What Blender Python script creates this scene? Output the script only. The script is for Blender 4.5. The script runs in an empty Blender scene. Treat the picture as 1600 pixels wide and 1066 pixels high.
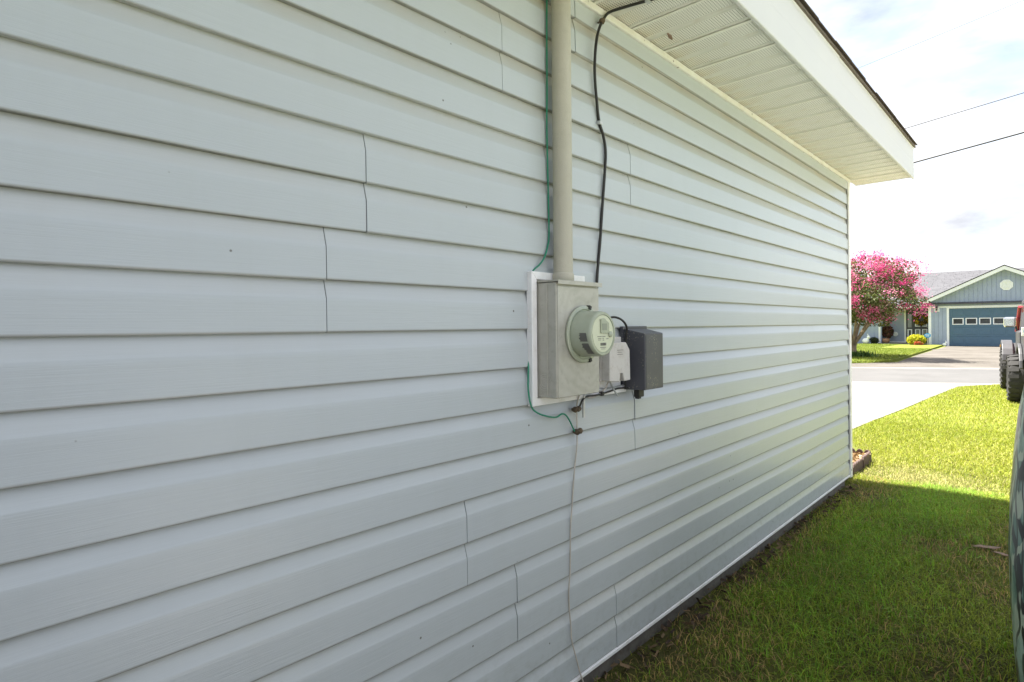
import bpy, bmesh, math, random
import numpy as np
from mathutils import Vector, Matrix
rad = math.radians
random.seed(7); RNG = np.random.default_rng(11)
sc = bpy.context.scene
COL = sc.collection

# ------------------------------------------------------------------ camera
CAMX, CAMZ = 1.300, 1.38
yaw, roll, F = rad(43.1193), rad(0.5105), 907.9
fw = Vector((-math.sin(yaw), math.cos(yaw), 0)); rt = Vector((math.cos(yaw), math.sin(yaw), 0)); up = Vector((0, 0, 1))
r2 = rt * math.cos(roll) - up * math.sin(roll); u2 = rt * math.sin(roll) + up * math.cos(roll)
cam_d = bpy.data.cameras.new('camera'); cam = bpy.data.objects.new('camera', cam_d); COL.objects.link(cam)
M4 = Matrix((( r2.x, u2.x, -fw.x, CAMX), (r2.y, u2.y, -fw.y, 0), (r2.z, u2.z, -fw.z, CAMZ), (0, 0, 0, 1)))
cam.matrix_world = M4
cam_d.sensor_width = 36; cam_d.lens = 36 * F / 1600; cam_d.shift_y = -23.02 / 1600
cam_d.clip_start = 0.05; cam_d.clip_end = 2000
sc.camera = cam

# ------------------------------------------------------------------ world and sun
SUN_EL, SUN_AZ = rad(64), rad(176)          # azimuth measured from +x towards +y: the sun stands over the house, at -x
SKY = 0.083
world = bpy.data.worlds.new('World'); sc.world = world; world.use_nodes = True
nt = world.node_tree; nt.nodes.clear()
out = nt.nodes.new('ShaderNodeOutputWorld'); bg = nt.nodes.new('ShaderNodeBackground'); sky = nt.nodes.new('ShaderNodeTexSky')
sky.sky_type = 'NISHITA'; sky.sun_disc = False; sky.sun_elevation = SUN_EL
sky.sun_rotation = math.pi / 2 - SUN_AZ; sky.air_density = 1.0; sky.dust_density = 2.0; sky.ozone_density = 1.0
tc = nt.nodes.new('ShaderNodeTexCoord'); mp = nt.nodes.new('ShaderNodeMapping'); mp.inputs['Scale'].default_value = (1.0, 1.0, 2.6); mp.inputs['Location'].default_value = (1.9, .4, .3)
nz = nt.nodes.new('ShaderNodeTexNoise'); nz.inputs['Scale'].default_value = 2.6; nz.inputs['Detail'].default_value = 8; nz.inputs['Roughness'].default_value = 0.58; nz.inputs['Distortion'].default_value = 0.6
cr = nt.nodes.new('ShaderNodeValToRGB'); cr.color_ramp.elements[0].position = 0.36; cr.color_ramp.elements[1].position = 0.60
cr.color_ramp.elements[0].color = (.40, .40, .40, 1); cr.color_ramp.elements[1].color = (1, 1, 1, 1)
mx = nt.nodes.new('ShaderNodeMix'); mx.data_type = 'RGBA'
n3 = nt.nodes.new('ShaderNodeTexNoise'); n3.inputs['Scale'].default_value = 4.5; n3.inputs['Detail'].default_value = 7; n3.inputs['Roughness'].default_value = .55
cm = nt.nodes.new('ShaderNodeValToRGB'); cm.color_ramp.elements[0].position = .34; cm.color_ramp.elements[1].position = .66
cm.color_ramp.elements[0].color = (.44, .455, .49, 1); cm.color_ramp.elements[1].color = (1, 1, 1, 1)
cs = nt.nodes.new('ShaderNodeMix'); cs.data_type = 'RGBA'; cs.blend_type = 'MULTIPLY'; cs.inputs[0].default_value = 1; cs.inputs[6].default_value = (5.3, 5.3, 5.4, 1); cs.clamp_result = False
nt.links.new(mp.outputs[0], n3.inputs[0]); nt.links.new(n3.outputs[0], cm.inputs[0]); nt.links.new(cm.outputs[0], cs.inputs[7]); nt.links.new(cs.outputs[2], mx.inputs[7])
nt.links.new(tc.outputs['Generated'], mp.inputs[0]); nt.links.new(mp.outputs[0], nz.inputs[0]); nt.links.new(nz.outputs[0], cr.inputs[0])
nt.links.new(cr.outputs[0], mx.inputs[0]); nt.links.new(sky.outputs[0], mx.inputs[6]); nt.links.new(mx.outputs[2], bg.inputs[0])
bg.inputs[1].default_value = SKY; nt.links.new(bg.outputs[0], out.inputs[0])

sun_d = bpy.data.lights.new('sun', 'SUN'); sun = bpy.data.objects.new('sun', sun_d); COL.objects.link(sun)
sun_d.energy = 5.0; sun_d.angle = rad(0.55); sun_d.color = (1.0, 0.955, 0.88)
sv = Vector((math.cos(SUN_EL) * math.cos(SUN_AZ), math.cos(SUN_EL) * math.sin(SUN_AZ), math.sin(SUN_EL)))
sun.rotation_euler = sv.to_track_quat('Z', 'Y').to_euler(); sun.location = (-6, 0, 30)
sc.view_settings.view_transform = 'Standard'; sc.view_settings.look = 'None'; sc.view_settings.gamma = 1
sc.view_settings.use_curve_mapping = False
sc.view_settings.exposure = 2.02
sc.render.engine = 'CYCLES'; sc.cycles.use_denoising = True; sc.cycles.max_bounces = 8

# ------------------------------------------------------------------ node helpers
class G:
    """small wrapper to write node graphs"""
    def __init__(s, name):
        s.m = bpy.data.materials.new(name); s.m.use_nodes = True; s.t = s.m.node_tree; s.t.nodes.clear()
        s.o = s.t.nodes.new('ShaderNodeOutputMaterial'); s.b = s.t.nodes.new('ShaderNodeBsdfPrincipled')
        s.t.links.new(s.b.outputs[0], s.o.inputs[0]); s._obj = None
    def n(s, k): return s.t.nodes.new('ShaderNode' + k)
    def put(s, v, sock):
        if hasattr(v, 'links'): s.t.links.new(v, sock)
        elif v is not None:
            if isinstance(v, tuple) and len(v) == 3 and sock.type == 'RGBA': v = v + (1,)
            sock.default_value = v
    def obj(s):
        if s._obj is None: s._obj = s.n('TexCoord').outputs['Object']
        return s._obj
    def pos(s): return s.n('NewGeometry').outputs['Position']
    def sep(s, v):
        k = s.n('SeparateXYZ'); s.put(v, k.inputs[0]); return k.outputs
    def map(s, v, scale=(1, 1, 1), loc=(0, 0, 0)):
        k = s.n('Mapping'); s.put(v, k.inputs[0]); k.inputs['Scale'].default_value = scale; k.inputs['Location'].default_value = loc; return k.outputs[0]
    def noise(s, v, scale, detail=4, rough=.55, dist=0):
        k = s.n('TexNoise'); s.put(v, k.inputs['Vector']); k.inputs['Scale'].default_value = scale; k.inputs['Detail'].default_value = detail
        k.inputs['Roughness'].default_value = rough; k.inputs['Distortion'].default_value = dist; return k.outputs['Fac']
    def voro(s, v, scale, feature='F1', out='Distance', rnd=1.0):
        k = s.n('TexVoronoi'); k.feature = feature; s.put(v, k.inputs['Vector']); k.inputs['Scale'].default_value = scale; k.inputs['Randomness'].default_value = rnd; return k.outputs[out]
    def math(s, op, a, b=0.0, c=0.0):
        k = s.n('Math'); k.operation = op; s.put(a, k.inputs[0]); s.put(b, k.inputs[1]); s.put(c, k.inputs[2]); return k.outputs[0]
    def ramp(s, f, *st):
        k = s.n('ValToRGB'); s.put(f, k.inputs[0]); e = k.color_ramp.elements
        while len(e) < len(st): e.new(0.5)
        for q, (p, c) in zip(e, st):
            q.position = p; q.color = (c, c, c, 1) if isinstance(c, (int, float)) else tuple(c) + (1,)
        return k.outputs[0]
    def mix(s, f, a, b, mode='MIX'):
        k = s.n('Mix'); k.data_type = 'RGBA'; k.blend_type = mode; s.put(f, k.inputs[0]); s.put(a, k.inputs[6]); s.put(b, k.inputs[7]); return k.outputs[2]
    def bump(s, h, strength=.3, dist=.01, normal=None):
        k = s.n('Bump'); s.put(h, k.inputs['Height']); k.inputs['Strength'].default_value = strength; k.inputs['Distance'].default_value = dist
        if normal is not None: s.put(normal, k.inputs['Normal'])
        return k.outputs[0]
    def attr(s, name):
        k = s.n('Attribute'); k.attribute_name = name; return k
    def done(s, color=None, rough=None, metal=None, spec=None, normal=None, **kw):
        b = s.b
        s.put(color, b.inputs['Base Color']); s.put(rough, b.inputs['Roughness']); s.put(metal, b.inputs['Metallic'])
        s.put(spec, b.inputs['Specular IOR Level']); s.put(normal, b.inputs['Normal'])
        for k, v in kw.items(): s.put(v, b.inputs[k.replace('_', ' ')])
        return s.m

def worn(name, c, rough=.5, var=.12, scale=6, spec=.5, metal=0, bump=.1, bscale=60, dirt=None, dirtamt=.3):
    """a painted / moulded surface with tonal variation, fine relief and some dirt of its own"""
    c = tuple(min(.86, x * KA) for x in c)
    g = G(name); p = g.obj()
    n1 = g.noise(p, scale, 5); col = g.mix(g.ramp(n1, (.3, 0), (.7, 1)), tuple(x * (1 - var) for x in c), tuple(min(1, x * (1 + var)) for x in c))
    if dirt:
        n2 = g.noise(p, scale * 2.3, 8, .7); col = g.mix(g.math('MULTIPLY', g.ramp(n2, (.5, 0), (.72, 1)), dirtamt), col, dirt)
    nb = g.bump(g.noise(p, bscale, 4), bump, .004)
    return g.done(col, g.math('ADD', g.math('MULTIPLY', n1, .2), rough - .1), metal, spec, nb)

KA = 1.3      # common factor that brings the paint and concrete tones to their measured reflectance
MT = {}
ZT, EX = 2.639, 0.127     # top of the first lap, exposure of one lap

def siding_mat():
    g = G('vinyl_siding'); p = g.obj(); s = g.sep(p)
    grain = g.noise(g.map(p, (40, 5, 330)), 1.0, 5, .6, .8)
    grain2 = g.noise(g.map(p, (30, 14, 160)), 1.0, 3, .5)
    ph = g.math('FRACT', g.math('DIVIDE', g.math('SUBTRACT', ZT, s[2]), EX))
    base = g.mix(g.noise(g.map(p, (1, .8, 1.4)), 1.0, 4), (.462, .506, .528), (.512, .553, .568))
    base = g.mix(g.math('MULTIPLY', g.ramp(grain, (.35, 0), (.62, 1)), .13), base, (.405, .440, .455))
    # vertical run-off streaks and a film of dust
    st = g.noise(g.map(p, (1, 9, .55)), 1.0, 6, .65)
    base = g.mix(g.math('MULTIPLY', g.ramp(st, (.5, 0), (.75, 1)), .09), base, (.385, .395, .36))
    # tan dirt lodged under each butt edge, heavier near the eave
    hi = g.math('MULTIPLY', g.ramp(s[2], (.0, 0), (1.0, 1)), 1.0)
    k = g.n('MapRange'); g.put(s[2], k.inputs[0]); k.inputs[1].default_value = .9; k.inputs[2].default_value = 2.55; hi = k.outputs[0]
    lod = g.ramp(ph, (.0, 1), (.10, .9), (.27, .55), (.36, 0))
    dn = g.ramp(g.noise(g.map(p, (2, 3.0, 2)), 1.0, 5, .6), (.25, .35), (.65, 1))
    amt = g.math('MULTIPLY', g.math('MULTIPLY', lod, dn), g.math('ADD', g.math('MULTIPLY', g.math('POWER', hi, 2.2), .62), .07))
    base = g.mix(amt, base, (.43, .35, .21))
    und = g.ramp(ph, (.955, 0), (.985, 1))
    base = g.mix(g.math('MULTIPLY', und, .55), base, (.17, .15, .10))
    # specks: mud splashes low down, insect spots
    v = g.voro(p, 13.0); sp = g.ramp(v, (.035, 1), (.055, 0)); rar = g.ramp(g.noise(p, 3.1, 2), (.56, 0), (.60, 1))
    base = g.mix(g.math('MULTIPLY', g.math('MULTIPLY', sp, rar), .8), base, (.10, .09, .07))
    lowd = g.n('MapRange'); g.put(s[2], lowd.inputs[0]); lowd.inputs[1].default_value = .5; lowd.inputs[2].default_value = .09
    ln = g.ramp(g.noise(g.map(p, (8, 22, 30)), 1.0, 6, .7), (.48, 0), (.70, 1))
    base = g.mix(g.math('MULTIPLY', g.math('MULTIPLY', ln, lowd.outputs[0]), .22), base, (.20, .18, .13))
    flat = g.ramp(ph, (.30, .35), (.40, 1))
    h = g.math('MULTIPLY', g.math('ADD', grain, g.math('MULTIPLY', grain2, .5)), flat)
    nb = g.bump(h, .34, .0016)
    return g.done(base, .27, 0, .5, nb)
MT['siding'] = siding_mat()
MT['white_vinyl'] = worn('white_vinyl', (.76, .77, .73), .38, .04, 5, .5, 0, .05, 80, (.42, .36, .25), .35)
def specked(name, c):
    g = G(name); p = g.obj(); v = g.voro(p, 22.0); r = g.ramp(g.noise(p, 6, 2), (.47, 0), (.55, 1))
    col = g.mix(g.ramp(g.noise(p, 7, 6, .65), (.35, 0), (.7, .35)), c, (.5, .42, .27))
    return g.done(g.mix(g.math('MULTIPLY', g.ramp(v, (.10, .85), (.16, 0)), r), col, (.13, .085, .04)), .4)
MT['frieze'] = specked('white_vinyl_with_specks', (.78, .785, .745))
MT['white_paint'] = worn('white_paint', (.62, .645, .68), .5, .03, 3, .4)
MT['fascia'] = worn('fascia_white', (.44, .44, .425), .38, .03, 3, .5, 0, .03, 40)
MT['wall_core'] = worn('wall_core', (.05, .05, .05), .9)
MT['foundation'] = worn('foundation_block', (.12, .112, .098), .92, .25, 14, .2, 0, .5, 90, (.09, .07, .05), .7)
MT['soffit'] = worn('soffit_vinyl', (.60, .595, .535), .45, .04, 4, .45, 0, .05, 60, (.50, .40, .20), .35)
def perf_mat():
    g = G('soffit_perforated'); p = g.obj(); s = g.sep(p)
    a = g.math('SUBTRACT', g.math('FRACT', g.math('MULTIPLY', s[0], 95)), .5); b = g.math('SUBTRACT', g.math('FRACT', g.math('MULTIPLY', s[1], 95)), .5)
    d = g.math('SQRT', g.math('ADD', g.math('MULTIPLY', a, a), g.math('MULTIPLY', b, b)))
    hole = g.ramp(d, (.17, 1), (.25, 0))
    st = g.n('MapRange'); g.put(s[0], st.inputs[0]); st.inputs[1].default_value = .16; st.inputs[2].default_value = .03
    nn = g.ramp(g.noise(p, 9, 6, .65), (.35, .1), (.7, 1))
    col = g.mix(g.math('MULTIPLY', g.math('MULTIPLY', st.outputs[0], nn), .55), (.78, .772, .70), (.64, .50, .25))
    col = g.mix(hole, col, (.05, .045, .03))
    return g.done(col, .48, 0, .4, g.bump(g.math('SUBTRACT', 1, hole), .5, .002))
MT['perf'] = perf_mat()
MT['drip'] = worn('drip_edge_brown', (.10, .08, .062), .6, .2, 20)
def shingle_mat(name, a, b):
    g = G(name); p = g.obj(); n1 = g.noise(p, 2.4, 5, .7); n2 = g.noise(p, 130, 3, .8)
    col = g.mix(g.ramp(n1, (.3, 0), (.7, 1)), a, b); col = g.mix(g.math('MULTIPLY', g.ramp(n2, (.4, 0), (.65, 1)), .5), col, tuple(x * 1.4 for x in b))
    return g.done(col, .95, 0, .2, g.bump(n2, .6, .004))
MT['shingle_dark'] = shingle_mat('asphalt_shingle_brown', (.085, .07, .06), (.14, .115, .095))
MT['shingle_grey'] = shingle_mat('asphalt_shingle_grey', (.066, .066, .073), (.105, .105, .113))
MT['conduit'] = worn('painted_steel_pipe', (.35, .335, .275), .55, .05, 3, .4, 0, .25, 240, (.25, .22, .16), .25)
def meterbox_mat():
    g = G('brushed_painted_steel'); p = g.obj()
    v = g.n('TexWave'); v.wave_type = 'RINGS'; g.put(g.map(p, (1, 1, 1), (0, -1.66, -1.33)), v.inputs[0]); v.inputs['Scale'].default_value = 9; v.inputs['Distortion'].default_value = 12; v.inputs['Detail'].default_value = 4
    n1 = g.noise(p, 9, 6, .65); n2 = g.noise(p, 42, 6, .7)
    col = g.mix(g.ramp(n1, (.3, 0), (.7, 1)), (.40, .39, .335), (.485, .475, .42))
    col = g.mix(g.math('MULTIPLY', v.outputs['Fac'], .28), col, (.57, .56, .51))
    col = g.mix(g.math('MULTIPLY', g.ramp(n2, (.55, 0), (.72, 1)), .35), col, (.24, .22, .17))
    return g.done(col, g.math('ADD', .38, g.math('MULTIPLY', n1, .2)), .25, .5, g.bump(n2, .12, .002))
MT['meterbox'] = meterbox_mat()
MT['meter_body'] = worn('meter_cover_grey_green', (.30, .33, .255), .22, .06, 8, .5, 0, .05, 60, (.22, .22, .14), .25)
MT['meter_face'] = worn('meter_face_cream', (.46, .485, .36), .35, .04, 14)
MT['lcd'] = worn('lcd_glass', (.20, .22, .18), .2)
MT['print'] = worn('dark_print', (.10, .10, .09), .6)
MT['pale_grey'] = worn('weathered_grey_plastic', (.45, .435, .405), .55, .06, 12, .4, 0, .15, 120, (.30, .25, .18), .4)
def darkbox_mat():
    g = G('charcoal_plastic_spotted'); p = g.obj()
    n = g.noise(p, 10, 5, .6); v = g.voro(p, 120); r = g.ramp(g.noise(p, 16, 2), (.5, 0), (.62, 1))
    col = g.mix(n, (.055, .056, .068), (.092, .093, .108))
    col = g.mix(g.math('MULTIPLY', g.math('MULTIPLY', g.ramp(v, (.20, 1), (.34, 0)), r), .6), col, (.34, .32, .24))
    return g.done(col, .42, 0, .5, g.bump(n, .1, .002))
MT['darkbox'] = darkbox_mat()
MT['black_plastic'] = worn('black_cable_jacket', (.016, .015, .013), .5, .2, 20)
MT['green_wire'] = worn('green_wire_jacket', (.012, .17, .10), .45, .15, 20)
MT['rust'] = worn('rusted_metal', (.10, .075, .05), .8, .3, 40, .4, .3, .4, 200)
MT['copper_wire'] = worn('bare_grey_wire', (.38, .35, .31), .5, .15, 30)
MT['galv'] = worn('galvanised_steel', (.42, .43, .43), .4, .1, 20, .5, .7)
def concrete(name, a, b, stain):
    a, b, stain = (tuple(x * KA for x in q) for q in (a, b, stain))
    g = G(name); p = g.obj(); n1 = g.noise(p, .7, 6, .6); n2 = g.noise(p, 40, 4, .75)
    col = g.mix(g.ramp(n1, (.3, 0), (.7, 1)), a, b); col = g.mix(g.math('MULTIPLY', g.ramp(g.noise(g.map(p, (1, .4, 1)), 1.1, 8, .7), (.52, 0), (.72, 1)), .4), col, stain)
    col = g.mix(g.math('MULTIPLY', g.ramp(n2, (.4, 0), (.7, 1)), .2), col, tuple(x * .6 for x in a))
    return g.done(col, .9, 0, .25, g.bump(n2, .4, .004))
MT['drive'] = concrete('driveway_concrete', (.165, .155, .142), (.20, .19, .175), (.12, .108, .09))
MT['pad'] = concrete('bounce_pad_concrete', (.36, .335, .31), (.43, .405, .38), (.27, .25, .22))  # pale tone of the added light-bouncing slab
MT['fardrive'] = concrete('old_driveway_concrete', (.070, .062, .052), (.115, .104, .09), (.034, .030, .025))
MT['road'] = concrete('worn_pale_asphalt', (.078, .077, .075), (.098, .096, .094), (.062, .06, .058))
MT['gutter'] = concrete('gutter_concrete', (.135, .13, .12), (.165, .158, .148), (.10, .09, .08))
def ground_mat():
    g = G('lawn_ground'); p = g.pos(); s = g.sep(p)
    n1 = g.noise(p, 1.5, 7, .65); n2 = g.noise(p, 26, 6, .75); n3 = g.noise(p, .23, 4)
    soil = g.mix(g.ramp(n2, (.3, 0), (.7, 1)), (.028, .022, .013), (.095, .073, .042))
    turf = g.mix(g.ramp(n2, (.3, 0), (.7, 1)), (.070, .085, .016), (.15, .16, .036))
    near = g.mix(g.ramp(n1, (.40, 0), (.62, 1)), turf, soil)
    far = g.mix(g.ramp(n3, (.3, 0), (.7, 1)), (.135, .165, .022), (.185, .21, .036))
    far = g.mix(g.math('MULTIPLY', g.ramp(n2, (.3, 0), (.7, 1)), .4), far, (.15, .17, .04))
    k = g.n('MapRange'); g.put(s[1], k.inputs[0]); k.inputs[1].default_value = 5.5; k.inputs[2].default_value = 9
    kx = g.n('MapRange'); g.put(s[0], kx.inputs[0]); kx.inputs[1].default_value = 2.0; kx.inputs[2].default_value = 3.2  # ground to the right also painted in the brighter tone, for more bounce light
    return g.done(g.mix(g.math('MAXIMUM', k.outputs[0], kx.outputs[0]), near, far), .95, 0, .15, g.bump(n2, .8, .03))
MT['ground'] = ground_mat()
def leaf_mat(name, attr=True, col=(.06, .1, .02), trans=.35, rough=.6):
    g = G(name); c = g.attr('tint').outputs['Color'] if attr else col
    g.done(c, rough, 0, .25)
    tr = g.n('BsdfTranslucent'); g.put(c, tr.inputs[0]); m = g.n('MixShader'); m.inputs[0].default_value = trans
    g.t.links.new(g.b.outputs[0], m.inputs[1]); g.t.links.new(tr.outputs[0], m.inputs[2]); g.t.links.new(m.outputs[0], g.o.inputs[0]); return g.m
MT['grass'] = leaf_mat('grass_blades'); MT['leaf'] = leaf_mat('tree_leaves'); MT['petal'] = leaf_mat('pink_petals', trans=.4)
MT['bark'] = worn('smooth_tan_bark', (.20, .155, .11), .8, .3, 7, .2, 0, .4, 40)
MT['mulch'] = worn('pale_mulch', (.24, .17, .10), .9, .4, 30, .2, 0, .6, 60)
MT['chip'] = leaf_mat('wood_chips', trans=.05, rough=.9)
MT['edging'] = worn('brown_scalloped_edging', (.080, .052, .045), .7, .25, 14, .3, 0, .3, 60)
MT['deadleaf'] = worn('dead_leaf', (.16, .105, .075), .8, .3, 30)
MT['blue_siding'] = worn('blue_grey_boards', (.25, .295, .385), .75, .06, 3, .3)
MT['blue_door'] = worn('slate_blue_door', (.052, .105, .155), .5, .05, 3)
MT['charcoal'] = worn('charcoal_door', (.035, .038, .042), .5, .1, 3)
def glass_dark(name, c=(.05, .055, .06)):
    g = G(name); return g.done(g.mix(g.noise(g.obj(), 2.5, 4), tuple(x * .5 for x in c), tuple(x * 1.5 for x in c)), .06, 0, .6)
MT['glass'] = glass_dark('window_glass'); MT['glass_pale'] = glass_dark('window_glass_pale', (.2, .22, .23))
MT['cream'] = worn('cream_soffit', (.55, .5, .35), .7)
MT['yellow'] = leaf_mat('yellow_flowers', trans=.3); MT['terracotta'] = worn('terracotta', (.28, .16, .09), .8)
MT['red_flower'] = leaf_mat('red_flowers', trans=.3)
MT['sign_blue'] = worn('sign_blue', (.03, .22, .50), .4, .05); MT['sign_white'] = worn('sign_white', (.75, .75, .75), .5)
MT['red_car'] = worn('red_car_paint', (.20, .018, .025), .25, .05, 3, .6); MT['flare'] = worn('grey_fender_plastic', (.045, .045, .048), .5, .08, 6)
MT['rubber'] = worn('tyre_rubber', (.028, .027, .026), .8, .2, 30, .3); MT['chrome'] = worn('chrome', (.75, .76, .78), .12, .03, 5, .5, 1)
MT['softtop'] = worn('black_soft_top', (.03, .03, .033), .75); MT['tail_red'] = worn('tail_lamp_red', (.5, .03, .02), .25); MT['amber'] = worn('amber_lens', (.6, .28, .04), .25)
MT['bumper'] = worn('dark_bumper', (.05, .05, .052), .5)
MT['wood'] = worn('grey_pole_wood', (.13, .105, .08), .9, .25, 6)
def camo_mat():
    g = G('reed_camouflage_print'); p = g.obj()
    sx = g.map(p, (9, 7, 3.6)); n1 = g.noise(sx, 1.2, 5, .6, 1.5)
    col = g.mix(g.ramp(n1, (.38, 0), (.56, 1)), (.12, .23, .185), (.40, .54, .46))
    d = g.ramp(g.noise(g.map(p, (10, 8, 4.2), (3, 1, 7)), 1.0, 3, .5, 2.2), (.535, 0), (.56, 1))
    col = g.mix(d, col, (.014, .016, .018))
    w = g.n('TexWave'); w.wave_type = 'BANDS'; w.bands_direction = 'DIAGONAL'; g.put(g.map(p, (7, 4, 1.5)), w.inputs[0]); w.inputs['Scale'].default_value = 2.6; w.inputs['Distortion'].default_value = 8; w.inputs['Detail'].default_value = 3; w.inputs['Detail Scale'].default_value = .9
    col = g.mix(g.math('MULTIPLY', g.ramp(w.outputs['Fac'], (.78, 0), (.86, 1)), .9), col, (.52, .60, .48))
    w2 = g.n('TexWave'); w2.wave_type = 'BANDS'; w2.bands_direction = 'X'; g.put(g.map(p, (8, 4, 2.0), (2, 0, 0)), w2.inputs[0]); w2.inputs['Scale'].default_value = 2.2; w2.inputs['Distortion'].default_value = 9; w2.inputs['Detail'].default_value = 2
    col = g.mix(g.math('MULTIPLY', g.ramp(w2.outputs['Fac'], (.86, 0), (.93, 1)), .9), col, (.02, .022, .022))
    return g.done(col, .30, 0, .5, g.bump(n1, .08, .01))
MT['camo'] = camo_mat()
MT['rubrail'] = worn('tan_rub_rail', (.45, .43, .28), .5)
MT['trailer'] = worn('trailer_steel', (.09, .09, .095), .5)

# ------------------------------------------------------------------ mesh helpers
class MB:
    def __init__(s): s.v = []; s.f = []; s.mi = []
    def add(s, vs, fs, mi=0):
        o = len(s.v); s.v += [tuple(v) for v in vs]; s.f += [tuple(i + o for i in f) for f in fs]; s.mi += [mi] * len(fs); return s
    def box(s, x0, x1, y0, y1, z0, z1, mi=0, rot=None, c=None):
        vs = [Vector((x, y, z)) for x in (x0, x1) for y in (y0, y1) for z in (z0, z1)]
        if rot is not None:
            c = Vector(c) if c else Vector(((x0 + x1) / 2, (y0 + y1) / 2, (z0 + z1) / 2)); vs = [rot @ (v - c) + c for v in vs]
        return s.add(vs, [(0, 1, 3, 2), (4, 6, 7, 5), (0, 4, 5, 1), (2, 3, 7, 6), (0, 2, 6, 4), (1, 5, 7, 3)], mi)
    def prism(s, poly, vec, mi=0):
        n = len(poly); a = [Vector(p) for p in poly]; b = [p + Vector(vec) for p in a]
        return s.add(a + b, [tuple(range(n))[::-1], tuple(range(n, 2 * n))] + [(i, (i + 1) % n, n + (i + 1) % n, n + i) for i in range(n)], mi)
    def tube(s, pts, r, n=8, mi=0, cap=True):
        P = [Vector(p) for p in pts]; rr = r if isinstance(r, (list, tuple)) else [r] * len(P); rings = []; prev = None
        for i, p in enumerate(P):
            d = (P[min(i + 1, len(P) - 1)] - P[max(i - 1, 0)]).normalized()
            if prev is None:
                a = d.orthogonal().normalized()
            else: a = (prev - d * prev.dot(d)).normalized()
            prev = a; b = d.cross(a)
            rings.append([p + (a * math.cos(t) + b * math.sin(t)) * rr[i] for t in [2 * math.pi * k / n for k in range(n)]])
        vs = [v for q in rings for v in q]; fs = []
        for i in range(len(P) - 1):
            for k in range(n): fs.append((i * n + k, i * n + (k + 1) % n, (i + 1) * n + (k + 1) % n, (i + 1) * n + k))
        if cap: fs += [tuple(range(n))[::-1], tuple(range((len(P) - 1) * n, len(P) * n))]
        return s.add(vs, fs, mi)
    def lathe(s, prof, origin, axis, n=32, mi=0, cap=True):
        """prof: list of (radius, distance along axis)"""
        ax = Vector(axis).normalized(); a = ax.orthogonal().normalized(); b = ax.cross(a); o = Vector(origin)
        vs = [o + ax * h + (a * math.cos(2 * math.pi * k / n) + b * math.sin(2 * math.pi * k / n)) * r for r, h in prof for k in range(n)]
        fs = [(i * n + k, i * n + (k + 1) % n, (i + 1) * n + (k + 1) % n, (i + 1) * n + k) for i in range(len(prof) - 1) for k in range(n)]
        if cap: fs += [tuple(range(n))[::-1], tuple(range((len(prof) - 1) * n, len(prof) * n))]
        return s.add(vs, fs, mi)
    def ball(s, c, r, sub=2, mi=0, jit=0, sq=(1, 1, 1)):
        bm = bmesh.new(); bmesh.ops.create_icosphere(bm, subdivisions=sub, radius=1)
        vs = [Vector((v.co.x * r * sq[0], v.co.y * r * sq[1], v.co.z * r * sq[2])) * (1 + random.uniform(-jit, jit)) + Vector(c) for v in bm.verts]
        bm.verts.index_update(); fs = [tuple(v.index for v in f.verts) for f in bm.faces]; bm.free(); return s.add(vs, fs, mi)
    def build(s, name, mats, parent=None, smooth=False, bevel=0, seg=2, angle=40):
        me = bpy.data.meshes.new(name); me.from_pydata(s.v, [], s.f)
        for m in (mats if isinstance(mats, (list, tuple)) else [mats]): me.materials.append(MT[m] if isinstance(m, str) else m)
        if any(s.mi): me.polygons.foreach_set('material_index', s.mi)
        bm = bmesh.new(); bm.from_mesh(me); bmesh.ops.recalc_face_normals(bm, faces=bm.faces)
        if bevel:
            es = [e for e in bm.edges if len(e.link_faces) == 2 and e.calc_face_angle(0) > rad(30)]
            bmesh.ops.bevel(bm, geom=es, offset=bevel, segments=seg, affect='EDGES', profile=.5, clamp_overlap=True)
        bm.to_mesh(me); bm.free()
        if smooth:
            me.polygons.foreach_set('use_smooth', [True] * len(me.polygons)); me.set_sharp_from_angle(angle=rad(angle))
        return link(bpy.data.objects.new(name, me), parent)
def link(o, parent=None):
    COL.objects.link(o)
    if parent is not None: o.parent = parent
    return o
def tag(o, label=None, cat=None, group=None, kind=None):
    if label: o['label'] = label
    if cat: o['category'] = cat
    if group: o['group'] = group
    if kind: o['kind'] = kind
    return o
def thing(name, label, cat, loc=(0, 0, 0), group=None):
    """Empty at the base; children are built in world coordinates and shifted back"""
    e = bpy.data.objects.new(name, None); e.empty_display_size = .1; e.location = loc; link(e); return tag(e, label, cat, group)
def under(o, root):
    """parent a mesh built in world coordinates to a root that stands somewhere else"""
    o.parent = root; o.matrix_parent_inverse = Matrix.Translation(-Vector(root.location)) if root.parent is None else Matrix.Identity(4); return o
def arr_mesh(name, verts, faces, mat, tint=None, parent=None):
    """numpy: verts (n,3); faces (m,3|4); tint per-vertex rgb"""
    me = bpy.data.meshes.new(name); k = faces.shape[1]
    me.vertices.add(len(verts)); me.vertices.foreach_set('co', verts.astype(np.float32).ravel())
    me.loops.add(faces.size); me.loops.foreach_set('vertex_index', faces.astype(np.int32).ravel())
    me.polygons.add(len(faces)); me.polygons.foreach_set('loop_start', np.arange(0, faces.size, k, dtype=np.int32)); me.polygons.foreach_set('loop_total', np.full(len(faces), k, np.int32))
    if tint is not None:
        a = me.color_attributes.new('tint', 'FLOAT_COLOR', 'POINT'); c = np.ones((len(verts), 4), np.float32); c[:, :3] = np.minimum(np.asarray(tint) * 1.2, .9); a.data.foreach_set('color', c.ravel())
    me.update(); me.validate(); me.materials.append(MT[mat]); return link(bpy.data.objects.new(name, me), parent)
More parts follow.
